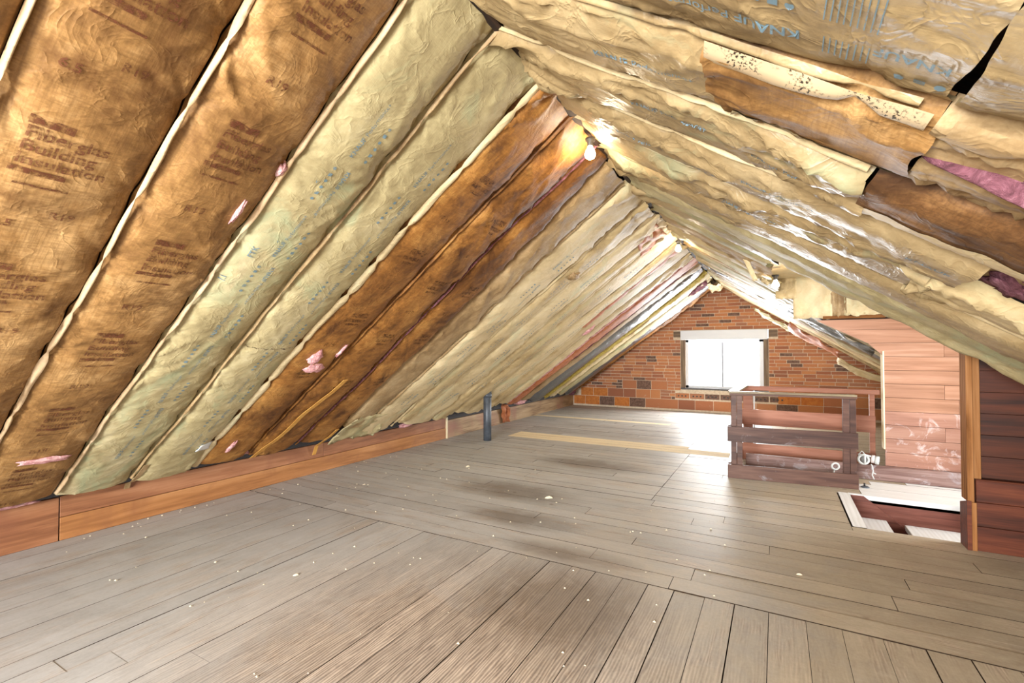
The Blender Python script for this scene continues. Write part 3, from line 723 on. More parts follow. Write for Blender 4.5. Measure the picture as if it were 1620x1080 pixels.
def brown_lines(a, b, n=4):
    return [(rect_mesh(0.13 + 0.06 * ((i * 7) % 3) / 2, 0.009), a + 0.024 * i, b + 0.02, 'across') for i in range(1)]

def ribbon(S, which, w0, a0, a1, mat, parent, name='flange', h0=0.010, step=0.03, wfun=None, lean=0.0):
    k = S.k if which == 'lo' else S.k2
    a = np.arange(a0, a1, step); y = seam_y(S.side, k, a)
    pin = np.ones_like(a)
    for (as_, ph) in staples(S.side, k): pin = np.minimum(pin, 1 - 0.75 * np.exp(-((a - as_) / 0.03) ** 2))
    w = w0 * (0.75 if S.side < 0 and k < 8 else 1.0) * (0.55 + 0.45 * vn(a * 3, k * 2.3, 61)) * pin
    if wfun is not None: w = w * wfun(a)
    rows_ = []
    for (fy, fh) in ((-0.5, 0.0), (-0.15, 0.010), (0.15, 0.014), (0.5, 0.006)):
        yy = y + fy * w + lean * w + 0.004 * sn(a * 9, k + fy, 71)
        h = h0 + fh * pin + 0.004 * sn(a * 7 + fy, k * 1.1, 73)
        if fy > 0.4: h = h + 0.006 * vn(a * 5, k, 75)
        p = np.stack([RX + S.u[0] * a + S.n[0] * h, yy, RZ + S.u[2] * a + S.n[2] * h], 1)
        rows_.append(p)
    n = len(a); V = np.concatenate(rows_); Fc = []
    for r in range(len(rows_) - 1):
        for i in range(n - 1): Fc.append((r * n + i, r * n + i + 1, (r + 1) * n + i + 1, (r + 1) * n + i))
    return mesh_obj(name, V, Fc, mat, parent, True)

def band(S, t0, t1, a0, a1, mat, parent):
    """pale margin of the facing, lying on the batt"""
    n = max(8, int((a1 - a0) / 0.02)); m = 7
    A_, U = np.meshgrid(np.linspace(a0, a1, n), np.linspace(0, 1, m), indexing='ij')
    jag = 0.10 * sn(A_ * 7, S.seed * 1.0, 95) + 0.05 * sn(A_ * 23, S.seed * 1.0, 97)
    lo = t0 + (jag if t0 > 0.3 else 0); hi = t1 + (jag if t0 <= 0.3 else 0)
    T_ = np.clip(lo + (hi - lo) * U, 0.004, 0.996)
    P = S.pos(A_, T_, 0.004)
    Fc = [(i * m + j, (i + 1) * m + j, (i + 1) * m + j + 1, i * m + j + 1) for i in range(n - 1) for j in range(m - 1)]
    return mesh_obj('pale_margin', P.reshape(-1, 3), Fc, mat, parent, True)

def blob(name, centre, size, mat, parent, seed, n=(22, 14), rough=0.5, rotaxis=None):
    """torn fluffy clump: a noisy flattened ellipsoid"""
    u = np.linspace(0, 2 * np.pi, n[0], endpoint=False); v = np.linspace(0, np.pi, n[1])
    U, Vv = np.meshgrid(u, v)
    r = 1 + rough * fbm(U * 1.6 + seed, Vv * 2.4, seed, 3) + 0.4 * rough * fbm(np.cos(U) * 5 + seed, Vv * 6, seed + 3, 2)
    r = r * (0.75 + 0.25 * np.sin(U * 3 + seed) ** 2)
    r[:, :] = np.where(np.abs(np.sin(Vv)) < 1e-6, 1.0, r)
    x = r * np.sin(Vv) * np.cos(U); y = r * np.sin(Vv) * np.sin(U); zz = np.cos(Vv) * (0.7 + 0.3 * r)
    e1, e2, e3 = [np.array(q) for q in (rotaxis or ((1, 0, 0), (0, 1, 0), (0, 0, 1)))]
    P = np.array(centre) + x[..., None] * e1 * size[0] + y[..., None] * e2 * size[1] + zz[..., None] * e3 * size[2]
    V = P.reshape(-1, 3); m, q = n[1], n[0]; Fc = []
    for i in range(m - 1):
        for j in range(q): Fc.append((i * q + j, (i + 1) * q + j, (i + 1) * q + (j + 1) % q, i * q + (j + 1) % q))
    return mesh_obj(name, V, Fc, mat, parent, True)

def batt(side, k, a0, a1, mat, label, group, sag=0.055, wr=1.0, flange=None, prints=None, pmat=None, k2=None, drop=None, lift=0.0, ragged=0.012, gap=0.003, fw=0.03, seed=None, fmat=None):
    if a0 < 0.12: a0 = max(0.004, a0 - 0.045)
    seed = (k * 7 + (50 if side > 0 else 3) + int(a0 * 11)) if seed is None else seed
    S = Surf(side, k, a0, a1, sag, wr, seed, gap, k2, drop, lift)
    ym = BAY0 + BAY * (k + 0.5)
    d = max(1.2, ym)
    na = int((a1 - a0) / min(0.045, 0.0075 * (d + 0.9))); nb = int(min(36, max(14, 60 / (d + 0.4))))
    na = max(na, 6)
    A_, T_ = np.meshgrid(np.linspace(0, 1, na + 1), np.linspace(0, 1, nb + 1), indexing='ij')
    e0 = a0 + ragged * 0.8 * sn(T_ * 4, seed, 81) + ragged * 0.3 * sn(T_ * 9, seed, 83)
    e1 = a1 + ragged * 1.4 * sn(T_ * 4, seed, 85) + ragged * 0.5 * sn(T_ * 9, seed, 87)
    AA = e0 + (e1 - e0) * A_
    P = S.pos(AA, T_)
    # tuck the long edges back behind the rafters' faces
    back = np.where((T_ < 1e-6) | (T_ > 1 - 1e-6), -0.012, 0.0)
    P = P + back[..., None] * S.n
    V = P.reshape(-1, 3); q = nb + 1
    Fc = [(i * q + j, i * q + j + 1, (i + 1) * q + j + 1, (i + 1) * q + j) if side < 0 else (i * q + j, (i + 1) * q + j, (i + 1) * q + j + 1, i * q + j + 1) for i in range(na) for j in range(nb)]
    am = (a0 + a1) / 2
    root = empty('insulation_batt', tuple((RX + S.u[0] * a1, ym, RZ + S.u[2] * a1)), label, 'insulation', group)
    mesh_obj('facing', V, Fc, mat, root, True)
    # frayed fill seen at the two cut ends
    if flange:
        for which in flange:
            ribbon(S, which, fw, a0 + 0.01, a1 - 0.02, fmat or M['flange'], root)
    if prints: put_prints(S, prints, pmat or M['ink_blue'], root)
    return root, S

GL, GR = 'paper-faced batts on the left slope', 'paper-faced batts on the right slope'
LL = 3.775
# a(x) on the left / right slope
aL = lambda x: (RX - x) * CL
aR = lambda x: (x - RX) * CR

def cream_prints(a_from, a_to, b, period=0.62, ph=0.0, size=0.032):
    out = []; a = a_from + ph; i = 0
    while a < a_to - 0.3:
        if i % 2 == 0:
            out += knauf(a + 0.25, b, 'up', size) + icons(a + 0.25, b + 0.075, 'up')
        else:
            out += knauf(a, b + 0.02, 'down', size) + icons(a, b - 0.05, 'down')
        a += period / 2; i += 1
    return out

# ---- left slope, from the viewer towards the brick wall
p = []
for q in range(6): p += brown_block(0.45 + 0.61 * q, 0.10) + brown_small(0.45 + 0.61 * q + 0.27, 0.12) + brown_lines(0.45 + 0.61 * q + 0.17, 0.09)
batt(-1, -2, 0.06, LL, M['brown'], 'brown stained paper batt just past the left picture edge', GL, 0.055, flange=['hi'])
b0, S0 = batt(-1, -1, 0.06, LL, M['brown'], 'brown stained paper batt cut by the left picture edge', GL, 0.06, 1.1, flange=['hi'], fw=0.034)
p = []
for q in range(5):
    a = aL(-1.90) + 0.61 * (q - 1)
    if a > 0.2: p += brown_block(a, 0.075, 0.056)
    p += [(scaled(text_mesh('R19', 0.02), 0.042), a + 0.30, 0.20, 'across'), (scaled(text_mesh('6.5', 0.02), 0.042), a + 0.36, 0.08, 'across')] + brown_lines(a + 0.18, 0.07, 5) if a + 0.3 > 0.2 else []
b1, S1 = batt(-1, 0, 0.05, LL, M['brown'], 'widest brown stained paper batt with large dark red lettering, upper left', GL, 0.06, 1.25, flange=['hi'], prints=p, pmat=M['ink_brown'], fw=0.036)
p = []
for q in range(6):
    a = aL(-2.20) + 0.61 * (q - 2)
    if a > 0.25: p += brown_block(a, 0.11, 0.050)
    if a + 0.4 > 0.2: p += [(scaled(text_mesh('R19', 0.02), 0.046), a + 0.36, 0.13, 'across')] + brown_lines(a + 0.18, 0.10, 5)
b2, S2 = batt(-1, 1, 0.04, LL - 0.02, M['brown'], 'brown stained paper batt between the lettered brown batt and the greenish one', GL, 0.055, 1.15, flange=['hi'], prints=p, pmat=M['ink_brown'], fw=0.030)
for (x, t, s, sd) in ((-1.96, 0.80, (0.075, 0.012, 0.010), 3), (-1.76, 0.96, (0.04, 0.02, 0.02), 5), (-3.55, 0.55, (0.03, 0.12, 0.012), 8)):
    c = S2.pos(np.array([aL(x)]), np.array([t]), 0.004)[0]
    blob('pink_fill', c, s, M['pink'], b2, sd, rotaxis=((S2.u[0], 0.0, S2.u[2]), (0, 1, 0), tuple(S2.n)))
p = cream_prints(0.30, 3.6, 0.20, 0.64, 0.24) + [(scaled(text_mesh('FTK', 0.01), 0.04), aL(-2.15), 0.10, 'up'), (scaled(text_mesh('LI', 0.01), 0.04), aL(-2.30), 0.06, 'up'), (scaled(text_mesh('v', 0.0), 0.03), aL(-1.75), 0.12, 'across'), (scaled(text_mesh('v', 0.0), 0.03), aL(-2.05), 0.15, 'across')]
b3, S3 = batt(-1, 2, 0.03, LL, M['cream_green'], 'greenish cream paper batt with blue print, next to the brown batts', GL, 0.05, 1.0, flange=['hi'], prints=p, fw=0.022, fmat=M['tan'])
p = cream_prints(0.55, 3.7, 0.22, 0.66, 0.0)
b4, S4 = batt(-1, 3, 0.06, LL, M['cream_green'], 'greenish cream paper batt with a wide pale flange on its far side', GL, 0.055, 1.1, flange=['hi'], prints=p, fw=0.085, fmat=M['cream_pale'])
# cross tear in the lower part
c = S4.pos(np.full(18, aL(-2.72)) + 0.006 * np.sin(np.arange(18) * 2.1), np.linspace(0.08, 0.92, 18), 0.002)
V = np.concatenate([c + S4.u * 0.004, c - S4.u * 0.006 * (0.5 + vn(np.arange(18) * 0.9, 2.0)[:, None])])
mesh_obj('tear', V, [(i, i + 1, 18 + i + 1, 18 + i) for i in range(17)], M['ink_dark'], b4)

def rust_prints(a_from, a_to, b, period=0.61):
    out = []; a = a_from
    while a < a_to - 0.3:
        out += [(rect_mesh(0.13, 0.045), a, b + 0.02, 'across'), (rect_mesh(0.16, 0.03), a + 0.05, b, 'across'), (rect_mesh(0.10, 0.02), a + 0.085, b + 0.03, 'across')]
        out += [(scaled(text_mesh('R19', 0.02), 0.05), a + 0.32, b + 0.02, 'across')]
        a += period
    return out
b5, S5 = batt(-1, 4, 0.05, LL - 0.05, M['brown2'], 'rusty brown paper batt with a torn pink hole low down', GL, 0.06, 1.1, flange=['hi'], prints=rust_prints(0.6, 3.2, 0.12), pmat=M['ink_dark'], fw=0.018, fmat=M['brown2'])
for (x, t, s, sd) in ((-2.80, 0.38, (0.07, 0.05, 0.03), 11), (-2.90, 0.55, (0.05, 0.09, 0.025), 12), (-2.74, 0.80, (0.08, 0.015, 0.012), 14), (-3.75, 0.35, (0.09, 0.02, 0.015), 15)):
    c = S5.pos(np.array([aL(x)]), np.array([t]), 0.004)[0]
    blob('pink_fill', c, s, M['pink'], b5, sd, rotaxis=((S5.u[0], 0.0, S5.u[2]), (0, 1, 0), tuple(S5.n)))
b6, S6 = batt(-1, 5, 0.05, LL - 0.04, M['brown2'], 'rusty brown paper batt under the nearest ridge bulb, crumpled at its top', GL, 0.06, 1.3, flange=['hi'], prints=rust_prints(0.8, 3.0, 0.12), pmat=M['ink_dark'], fw=0.016, fmat=M['brown2'])
b7, S7 = batt(-1, 6, 0.05, LL - 0.10, M['brown2'], 'rusty brown paper batt with a long open slit along its near edge', GL, 0.055, 1.2, flange=['lo'], prints=rust_prints(1.4, 3.2, 0.12), pmat=M['ink_dark'], gap=0.014, fw=0.02, fmat=M['pink_deep'])
b8, S8 = batt(-1, 7, 0.10, LL - 0.25, M['tan'], 'yellowish tan paper batt between rusty brown and cream batts', GL, 0.05, 1.5, flange=['hi'], fw=0.03, fmat=M['tan'])
names_l = {8: 'first pale cream batt past the yellowish tan one', 9: 'pale cream batt with a torn flap near mid height', 10: 'cream batt ending just in front of the grey pipe',
           11: 'cream batt right above the grey pipe', 12: 'cream batt beyond the grey pipe with orange edge at the top', 13: 'narrow cream batt under the second ridge bulb',
           14: 'cream batt with a small pink tear in its middle', 15: 'cream batt before the reddish pink-edged strip'}
mats_l = {8: 'cream_pale', 9: 'cream', 10: 'cream_pale', 11: 'cream', 12: 'cream', 13: 'cream_pale', 14: 'cream', 15: 'cream_pale'}
for kk in range(8, 16):
    pr = cream_prints(0.5 + 0.11 * (kk % 3), 3.4, 0.2, 0.9, 0.1 * (kk % 4), 0.034) if kk < 14 else None
    end = LL - (0.03 if kk % 3 else 0.14)
    o, S_ = batt(-1, kk, 0.05 + 0.03 * (kk % 2), end, M[mats_l[kk]], names_l[kk], GL, 0.045 - 0.0012 * (kk - 8), 1.8, flange=['hi'], prints=pr, fw=0.11 if kk % 2 else 0.05, fmat=M['cream_pale'], gap=0.004 if kk % 3 else 0.010)
    if kk == 13: ribbon(S_, 'hi', 0.16, 0.12, 1.7, M['torn_orange'], o, 'torn_edge', 0.02)
    if kk == 9:
        c = S_.pos(np.array([aL(-1.74)]), np.array([0.5]), 0.0)[0]
        blob('torn_flap', c, (0.06, 0.09, 0.03), M['tan'], o, 21, rotaxis=((S_.u[0], 0.0, S_.u[2]), (0, 1, 0), tuple(S_.n)))
    if kk == 14:
        c = S_.pos(np.array([aL(-2.35)]), np.array([0.6]), 0.0)[0]
        blob('pink_fill', c, (0.12, 0.06, 0.03), M['pink'], o, 22, rotaxis=((S_.u[0], 0.0, S_.u[2]), (0, 1, 0), tuple(S_.n)))
o, S_ = batt(-1, 16, 0.08, LL - 0.05, M['torn_orange'], 'reddish brown batt with pink fill showing along its edge', GL, 0.04, 1.6)
ribbon(S_, 'lo', 0.10, 0.2, LL - 0.1, M['pink'], o, 'pink_edge', 0.012)
o, S_ = batt(-1, 17, 0.08, LL - 0.10, M['tan'], 'thin brownish batt next to the silver foil', GL, 0.035, 1.6)
ribbon(S_, 'lo', 0.08, 0.2, 2.5, M['pink_deep'], o, 'pink_edge', 0.012)
batt(-1, 18, 0.10, LL - 0.05, M['foil'], 'shiny silver foil-faced strip running down the left slope', GL, 0.07, 1.8)
batt(-1, 19, 0.08, LL - 0.05, M['yellow'], 'bare yellow fibreglass batt beside the silver foil', GL, 0.05, 2.2, ragged=0.03)
batt(-1, 20, 0.08, LL - 0.08, M['cream_pale'], 'crumpled pale batt between the yellow fibreglass and the brick wall', GL, 0.05, 2.2, ragged=0.03)
batt(-1, 21, 0.08, LL - 0.08, M['cream_green'], 'greenish batt second from the brick wall on the left slope', GL, 0.05, 1.6, ragged=0.03)
batt(-1, 22, 0.10, LL - 0.05, M['foil'], 'grey foil strip last but one before the brick wall', GL, 0.06, 1.8, ragged=0.03)
o, S_ = batt(-1, 23, 0.08, LL, M['brown2'], 'dark brown frayed batt edge lying against the brick wall', GL, 0.04, 2.2, k2=23.55, ragged=0.03)

# ---- right slope
batt(1, -1, 0.05, 3.4, M['kraft_r'], 'tan batt overhead right next past the frame', GR, 0.055)
batt(1, 0, 0.05, 3.4, M['kraft_r'], 'tan paper batt cut by the top right picture edge', GR, 0.055, 1.0, flange=['hi'])
p = knauf(1.235, 0.255, 'up', 0.044) + icons(1.22, 0.175, 'up', 8, 0.020, 0.034)
for q in range(9): p.append((rect_mesh(0.0025, 0.10), aR(0.095) + 0.012 * q, 0.10, 'up'))
for q in range(8): p.append((rect_mesh(0.0025, 0.06), aR(0.10) + 0.012 * q, 0.25, 'up'))
p += knauf(0.62, 0.28, 'up', 0.040) + [(scaled(text_mesh('KNAUF', 0.02), 0.04), aR(0.285), 0.24, 'up')] + icons(aR(0.29), 0.31, 'up', 3, 0.02, 0.036)
o, S_ = batt(1, 1, 0.04, aR(0.30), M['kraft_r'], 'flat tan paper batt with large blue print, top right', GR, 0.035, 0.8, flange=['hi'], prints=p, fw=0.022, fmat=M['kraft_r'])
batt(1, 1, aR(0.318), 3.3, M['kraft_r'], 'spotted tan paper batt below the black crack, top right corner', GR, 0.03, 0.5, seed=401)
p = knauf(aR(-0.475), 0.22, 'down', 0.040)
batt(1, 2, 0.04, aR(-0.125), M['kraft_r'], 'short tan paper batt ending at the brown batt, right of the ridge', GR, 0.05, 1.4, prints=p, ragged=0.02)
o, S_ = batt(1, 2, aR(-0.135), aR(0.315), M['brown'], 'brown paper batt with a pale mould-specked flange', GR, 0.055, 0.9, lift=-0.01, seed=410)
band(S_, 0.80, 1.0, aR(-0.10), aR(0.29), M['cream'], o)
ribbon(S_, 'lo', 0.085, aR(-0.13), aR(0.30), M['flange_mould'], o, 'flange', 0.030, lean=0.45)
o, S_ = batt(1, 2, aR(0.312), 3.2, M['tan'], 'torn tan batt showing a long streak of pink fill, right edge', GR, 0.045, 1.0, seed=417, lift=-0.01)
c = S_.pos(np.array([aR(0.40) + 0.36]), np.array([0.45]), 0.0)[0]
blob('pink_fill', c, (0.42, 0.06, 0.045), M['pink_deep'], o, 33, (60, 14), 0.25, rotaxis=((S_.u[0], 0.0, S_.u[2]), (0, 1, 0), tuple(S_.n)))
ribbon(S_, 'lo', 0.09, aR(0.33), 2.4, M['tan'], o, 'flange', 0.030, lean=0.45)
p = knauf(0.62, 0.16, 'down', 0.036) + knauf(1.10, 0.24, 'down', 0.034)
o, S_ = batt(1, 3, 0.04, aR(0.265), M['kraft_r'], 'crinkled tan paper batt ending at the dark brown one, right slope', GR, 0.06, 2.5, prints=p, ragged=0.02, flange=['lo'], fw=0.025, fmat=M['cream_pale'])
o, S_ = batt(1, 3, aR(0.262), 3.2, M['brown3'], 'dark brown paper batt with yellowish edges at the right picture edge', GR, 0.065, 0.9, seed=430)
band(S_, 0.60, 1.0, aR(0.27), 3.15, M['cream'], o)
p = knauf(0.40, 0.2, 'down', 0.034) + icons(0.75, 0.26, 'down') + knauf(1.05, 0.14, 'down', 0.034) + [(scaled(text_mesh('KNAUF', 0.02), 0.045), aR(0.45), 0.20, 'down')]
batt(1, 4, 0.04, aR(0.62), M['kraft_r'], 'tan paper batt with a squared end above the pink cavity', GR, 0.065, 2.7, prints=p, flange=['lo'], fw=0.025, fmat=M['cream_pale'])
o, S_ = batt(1, 4, aR(0.63), 3.0, M['tan'], 'hollow bay with pink and brown torn fill at the right edge', GR, 0.03, 2.0, seed=440, lift=-0.05)
for q, (x, t, s) in enumerate(((0.80, 0.5, (0.10, 0.10, 0.04)), (0.93, 0.55, (0.13, 0.12, 0.05)), (1.05, 0.5, (0.14, 0.12, 0.06)), (1.18, 0.45, (0.12, 0.12, 0.05)), (0.72, 0.6, (0.08, 0.12, 0.03)))):
    c = S_.pos(np.array([aR(x)]), np.array([t]), 0.0)[0]
    blob('pink_fill', c, s, M['pink'] if q % 2 else M['pink_deep'], o, 50 + q, rotaxis=((S_.u[0], 0.0, S_.u[2]), (0, 1, 0), tuple(S_.n)), rough=0.9)
p = knauf(0.9, 0.2, 'down', 0.034) + icons(0.9, 0.28, 'down')
batt(1, 5, 0.04, aR(0.55), M['kraft_r'], 'crinkled tan batt with a loose rolled end above the dormer', GR, 0.06, 2.8, prints=p, flange=['lo', 'hi'], fw=0.03, fmat=M['cream_pale'])
batt(1, 5, aR(0.53), 3.0, M['cream'], 'cream batt drooping towards the right picture edge', GR, 0.05, 2.4, seed=450, flange=['hi'], fw=0.05, fmat=M['cream_pale'])
p = knauf(1.2, 0.2, 'down', 0.034)
batt(1, 6, 0.04, 3.0, M['kraft_r'], 'long greyish tan batt next to the edge of the stair dormer', GR, 0.06, 2.7, flange=['lo'], prints=p, fw=0.03, fmat=M['cream_pale'])
batt(1, 7, 0.04, 3.0, M['cream_green'], 'long greenish batt hanging over the near dormer wall', GR, 0.065, 2.6, k2=8.10, drop=lambda a, t: 0.075 * np.clip((t - 0.6) / 0.4, 0, 1) ** 1.6 * np.clip((a - 0.8) / 0.4, 0, 1))
batt(1, 8, 0.04, aR(0.02), M['kraft_r'], 'short tan batt at the near side of the dormer opening', GR, 0.05, 2.2, seed=461, ragged=0.03, flange=['hi'], fw=0.03)
batt(1, 9, 0.05, aR(-0.04), M['cream_green'], 'short greenish batt above the dormer, second from its near side', GR, 0.05, 2.2, ragged=0.03)
batt(1, 10, 0.05, aR(-0.03), M['tan'], 'short tan batt above the dormer bulb', GR, 0.05, 2.2, ragged=0.03)
batt(1, 11, 0.05, aR(-0.04), M['cream'], 'short cream batt above the dormer beyond the bulb', GR, 0.05, 2.2, ragged=0.03)
batt(1, 12, 0.05, aR(0.04), M['cream_green'], 'short greenish batt at the far side of the dormer opening', GR, 0.045, 2.2, k2=13.27, ragged=0.03)
far_r = [('tan', 'tan batt just beyond the far dormer wall', 13.29, 14), ('cream_green', 'greenish batt second beyond the dormer', 14, 15), ('cream', 'cream batt third beyond the dormer', 15, 16),
         ('cream_pale', 'pale batt fourth beyond the dormer', 16, 17), ('foil', 'silver foil strip on the right slope beyond the dormer', 17, 18), ('kraft_r', 'greyish tan batt beyond the foil strip, right slope', 18, 19),
         ('cream_green', 'greenish batt fifth from the brick wall, right slope', 19, 20), ('tan', 'tan batt fourth from the brick wall, right slope', 20, 21), ('cream', 'cream batt third from the brick wall, right slope', 21, 22),
         ('kraft_r', 'tan batt second from the brick wall, right slope', 22, 23), ('cream_pale', 'frayed pale batt lying against the brick wall, right slope', 23, 24.45)]
for (mm, lab, ka, kb) in far_r:
    batt(1, ka, 0.06, 3.2, M[mm], lab, GR, 0.04, 2.0, k2=kb, ragged=0.03, seed=int(ka * 9) + 500, flange=['hi'] if int(ka) % 2 else None)

# torn paper hanging along the far right slope
def sheet(name, corners, mat, label, cat, amp=0.02, n=(16, 10), seed=1, group=None, parent=None, thick=0.003):
    """a crumpled sheet of paper between four corners"""
    c = [np.array(q, float) for q in corners]
    U, W_ = np.meshgrid(np.linspace(0, 1, n[0]), np.linspace(0, 1, n[1]), indexing='ij')
    P = (c[0] * ((1 - U) * (1 - W_))[..., None] + c[1] * (U * (1 - W_))[..., None] + c[2] * (U * W_)[..., None] + c[3] * ((1 - U) * W_)[..., None])
    nr = np.cross(c[1] - c[0], c[3] - c[0]); nr = nr / np.linalg.norm(nr)
    h = amp * (fbm(U * 4 + seed, W_ * 3, seed, 3) + 0.7 * (1 - np.abs(sn(U * 5 + W_ * 4, W_ * 3 + seed, seed + 5))) ** 4)
    jag = 0.035 * sn(U * 13, seed * 1.3, 91) * (np.abs(W_ - 0.5) > 0.49)
    P = P + h[..., None] * nr + jag[..., None] * (c[3] - c[0])
    V1 = P.reshape(-1, 3); V2 = (P - nr * thick).reshape(-1, 3); q = n[1]; k0 = len(V1); Fc = []
    for i in range(n[0] - 1):
        for j in range(n[1] - 1):
            f = (i * q + j, (i + 1) * q + j, (i + 1) * q + j + 1, i * q + j + 1); Fc.append(f); Fc.append(tuple(k0 + z for z in reversed(f)))
    rim = [(i, 0) for i in range(n[0])] + [(n[0] - 1, j) for j in range(1, n[1])] + [(i, n[1] - 1) for i in range(n[0] - 2, -1, -1)] + [(0, j) for j in range(n[1] - 2, 0, -1)]
    idx = [i * q + j for i, j in rim]
    for a_, b_ in zip(idx, idx[1:] + idx[:1]): Fc.append((b_, a_, k0 + a_, k0 + b_))
    o = mesh_obj(name, np.concatenate([V1, V2]), Fc, mat, parent, True)
    return tag(o, label, cat, group) if label else o
sheet('hanging_paper', [(0.15, 8.3, 1.66), (0.75, 8.1, 1.22), (0.82, 8.5, 1.12), (0.20, 8.7, 1.56)], M['torn_orange'], 'torn orange-brown paper hanging below the far right slope', 'paper', 0.05, seed=3)
sheet('hanging_paper', [(-0.35, 9.4, 2.02), (0.25, 9.3, 1.60), (0.28, 9.5, 1.52), (-0.33, 9.6, 1.96)], M['cream_green'], 'long greenish torn paper strip hanging before the brick wall', 'paper', 0.05, seed=4)
sheet('hanging_paper', [(0.75, 8.2, 1.14), (1.45, 8.0, 0.80), (1.48, 8.25, 0.70), (0.78, 8.5, 1.04)], M['cream'], 'cream torn paper strip beside the partition edge', 'paper', 0.04, seed=6)
sheet('hanging_paper', [(0.12, 6.9, 1.80), (0.95, 6.6, 1.26), (0.97, 6.8, 1.20), (0.14, 7.2, 1.74)], M['foil'], 'narrow silver foil strip hanging along the far right slope', 'foil', 0.04, seed=7)
# papers on the dormer side above the plate
for q, (x0, x1, z0, z1, m, lab) in enumerate(((0.0, 0.19, 1.80, 2.03, 'cream', 'cream paper just right of the dormer bulb'), (0.16, 0.50, 1.585, 2.03, 'cream_pale', 'pale crumpled paper beside the dormer bulb'), (0.49, 0.62, 1.60, 2.03, 'tan', 'narrow folded tan paper above the dormer plate'), (0.60, 0.98, 1.60, 2.03, 'cream_pale', 'wide pale paper at the end of the dormer plate'), (0.96, 1.5, 1.60, 2.03, 'cream', 'cream paper high on the dormer side beyond the pale one'))):
    sheet('loose_paper', [(x0, 5.79, z0), (x1, 5.78, z0), (x1, 5.80, z1), (x0, 5.80, z1)], M[m], lab, 'paper', 0.025, seed=11 + q)
sheet('torn_paper', [(-0.16, 4.86, 1.96), (-0.05, 4.86, 1.86), (-0.07, 4.92, 1.84), (-0.19, 4.92, 1.97)], M['cream_pale'], 'small torn paper flap dangling next to the dormer bulb', 'paper', 0.03, seed=17)

sheet('torn_paper', [(-1.02, 4.72, 2.50), (-1.02, 5.28, 2.50), (-1.30, 5.30, 2.29), (-1.22, 4.80, 2.34)], M['torn_orange'], 'torn brown paper patch high on the left slope before the second ridge bulb', 'paper', 0.035, (16, 10), 41)
sheet('torn_paper', [(-1.10, 9.2, 2.44), (-0.86, 9.1, 2.46), (-0.84, 9.7, 2.40), (-1.12, 9.8, 2.38)], M['cream_pale'], 'crumpled pale paper at the roof peak before the brick wall', 'paper', 0.07, (14, 12), 43)
sheet('torn_paper', [(-1.30, 8.6, 2.28), (-1.02, 8.7, 2.44), (-1.06, 9.0, 2.38), (-1.36, 8.95, 2.20)], M['pink_deep'], 'reddish torn fill hanging by the roof peak', 'paper', 0.06, (12, 10), 45)
sheet('torn_paper', [(-0.25, 4.62, 2.06), (-0.20, 4.62, 2.04), (-0.13, 4.66, 1.86), (-0.17, 4.66, 1.86)], M['cream_pale'], 'narrow pale paper tail hanging left of the dormer bulb', 'paper', 0.015, (5, 10), 47)
# ------------------------------------------------------------------ bulbs
def bulb(loc, label, mat='bulb'):
    root = empty('light_bulb', loc, label, 'light bulb', 'bare bulbs under the roof')
    n, m = 16, 12; prof = [(0.0, -0.058), (0.014, -0.056), (0.024, -0.049), (0.030, -0.038), (0.031, -0.026), (0.027, -0.012), (0.019, 0.002), (0.014, 0.014), (0.013, 0.02)]
    def lathe(prof, nm, mat):
        V = []; Fc = []
        for (r, z) in prof:
            for i in range(n): V.append((loc[0] + r * math.cos(2 * math.pi * i / n), loc[1] + r * math.sin(2 * math.pi * i / n), loc[2] + z))
        for j in range(len(prof) - 1):
            for i in range(n): Fc.append((j * n + i, j * n + (i + 1) % n, (j + 1) * n + (i + 1) % n, (j + 1) * n + i))
        Fc.append(tuple(range((len(prof) - 1) * n, len(prof) * n)))
        return mesh_obj(nm, V, Fc, mat, root, True)
    lathe(prof, 'glass', M[mat])
    lathe([(0.0, 0.018), (0.016, 0.018), (0.018, 0.022), (0.018, 0.045), (0.028, 0.05), (0.030, 0.065), (0.0, 0.066)], 'socket', M['socket'])
bulb((RX + 0.02, 2.66, 2.44), 'glowing bare bulb at the ridge nearest the viewer')
bulb((RX + 0.02, 5.55, 2.42), 'glowing bare bulb at the ridge farther down the attic')
bulb((0.0, 5.0, 1.885), 'glowing bare bulb below the right slope by the dormer', 'bulb_dim')
bulb((RX + 0.02, -0.35, 2.44), 'unseen bare bulb added at the ridge above the viewer')  # out-of-view bulb added to light the near batts

# ------------------------------------------------------------------ stair railing
rl = empty('stair_railing', (-0.1, 5.6, 0), 'brown wooden guard railing around the stair opening', 'railing')
p0, p1 = Vector((-0.412, 5.205)), Vector((0.634, 5.325)); q0, q1 = Vector((-0.36, 6.2)), Vector((0.895, 6.2))
dirf = (p1 - p0).normalized(); Lf = (p1 - p0).length
fp = lambda u: p0 + dirf * u
for (u0, u1) in ((0.012, 0.060), (0.063, 0.112), (0.945, 0.995), (0.998, 1.046)):
    board('post', fp(u0), fp(u1), 0.0, 0.812, 0.030, M['rail'], rl, 0.002)
board('kick_board', fp(-0.022), fp(Lf + 0.002), 0.0, 0.132, 0.022, M['rail'], rl, 0.002, off=-0.027)
board('mid_rail', fp(-0.022), fp(Lf + 0.002), 0.358, 0.505, 0.022, M['rail'], rl, 0.002, off=-0.027)
board('top_rail', fp(0.0), fp(Lf), 0.812, 0.832, 0.085, M['rail'], rl, 0.003, off=0.012)
board('top_rail', fp(0.0), fp(Lf), 0.832, 0.850, 0.090, M['rail_cap'], rl, 0.003, off=0.012)
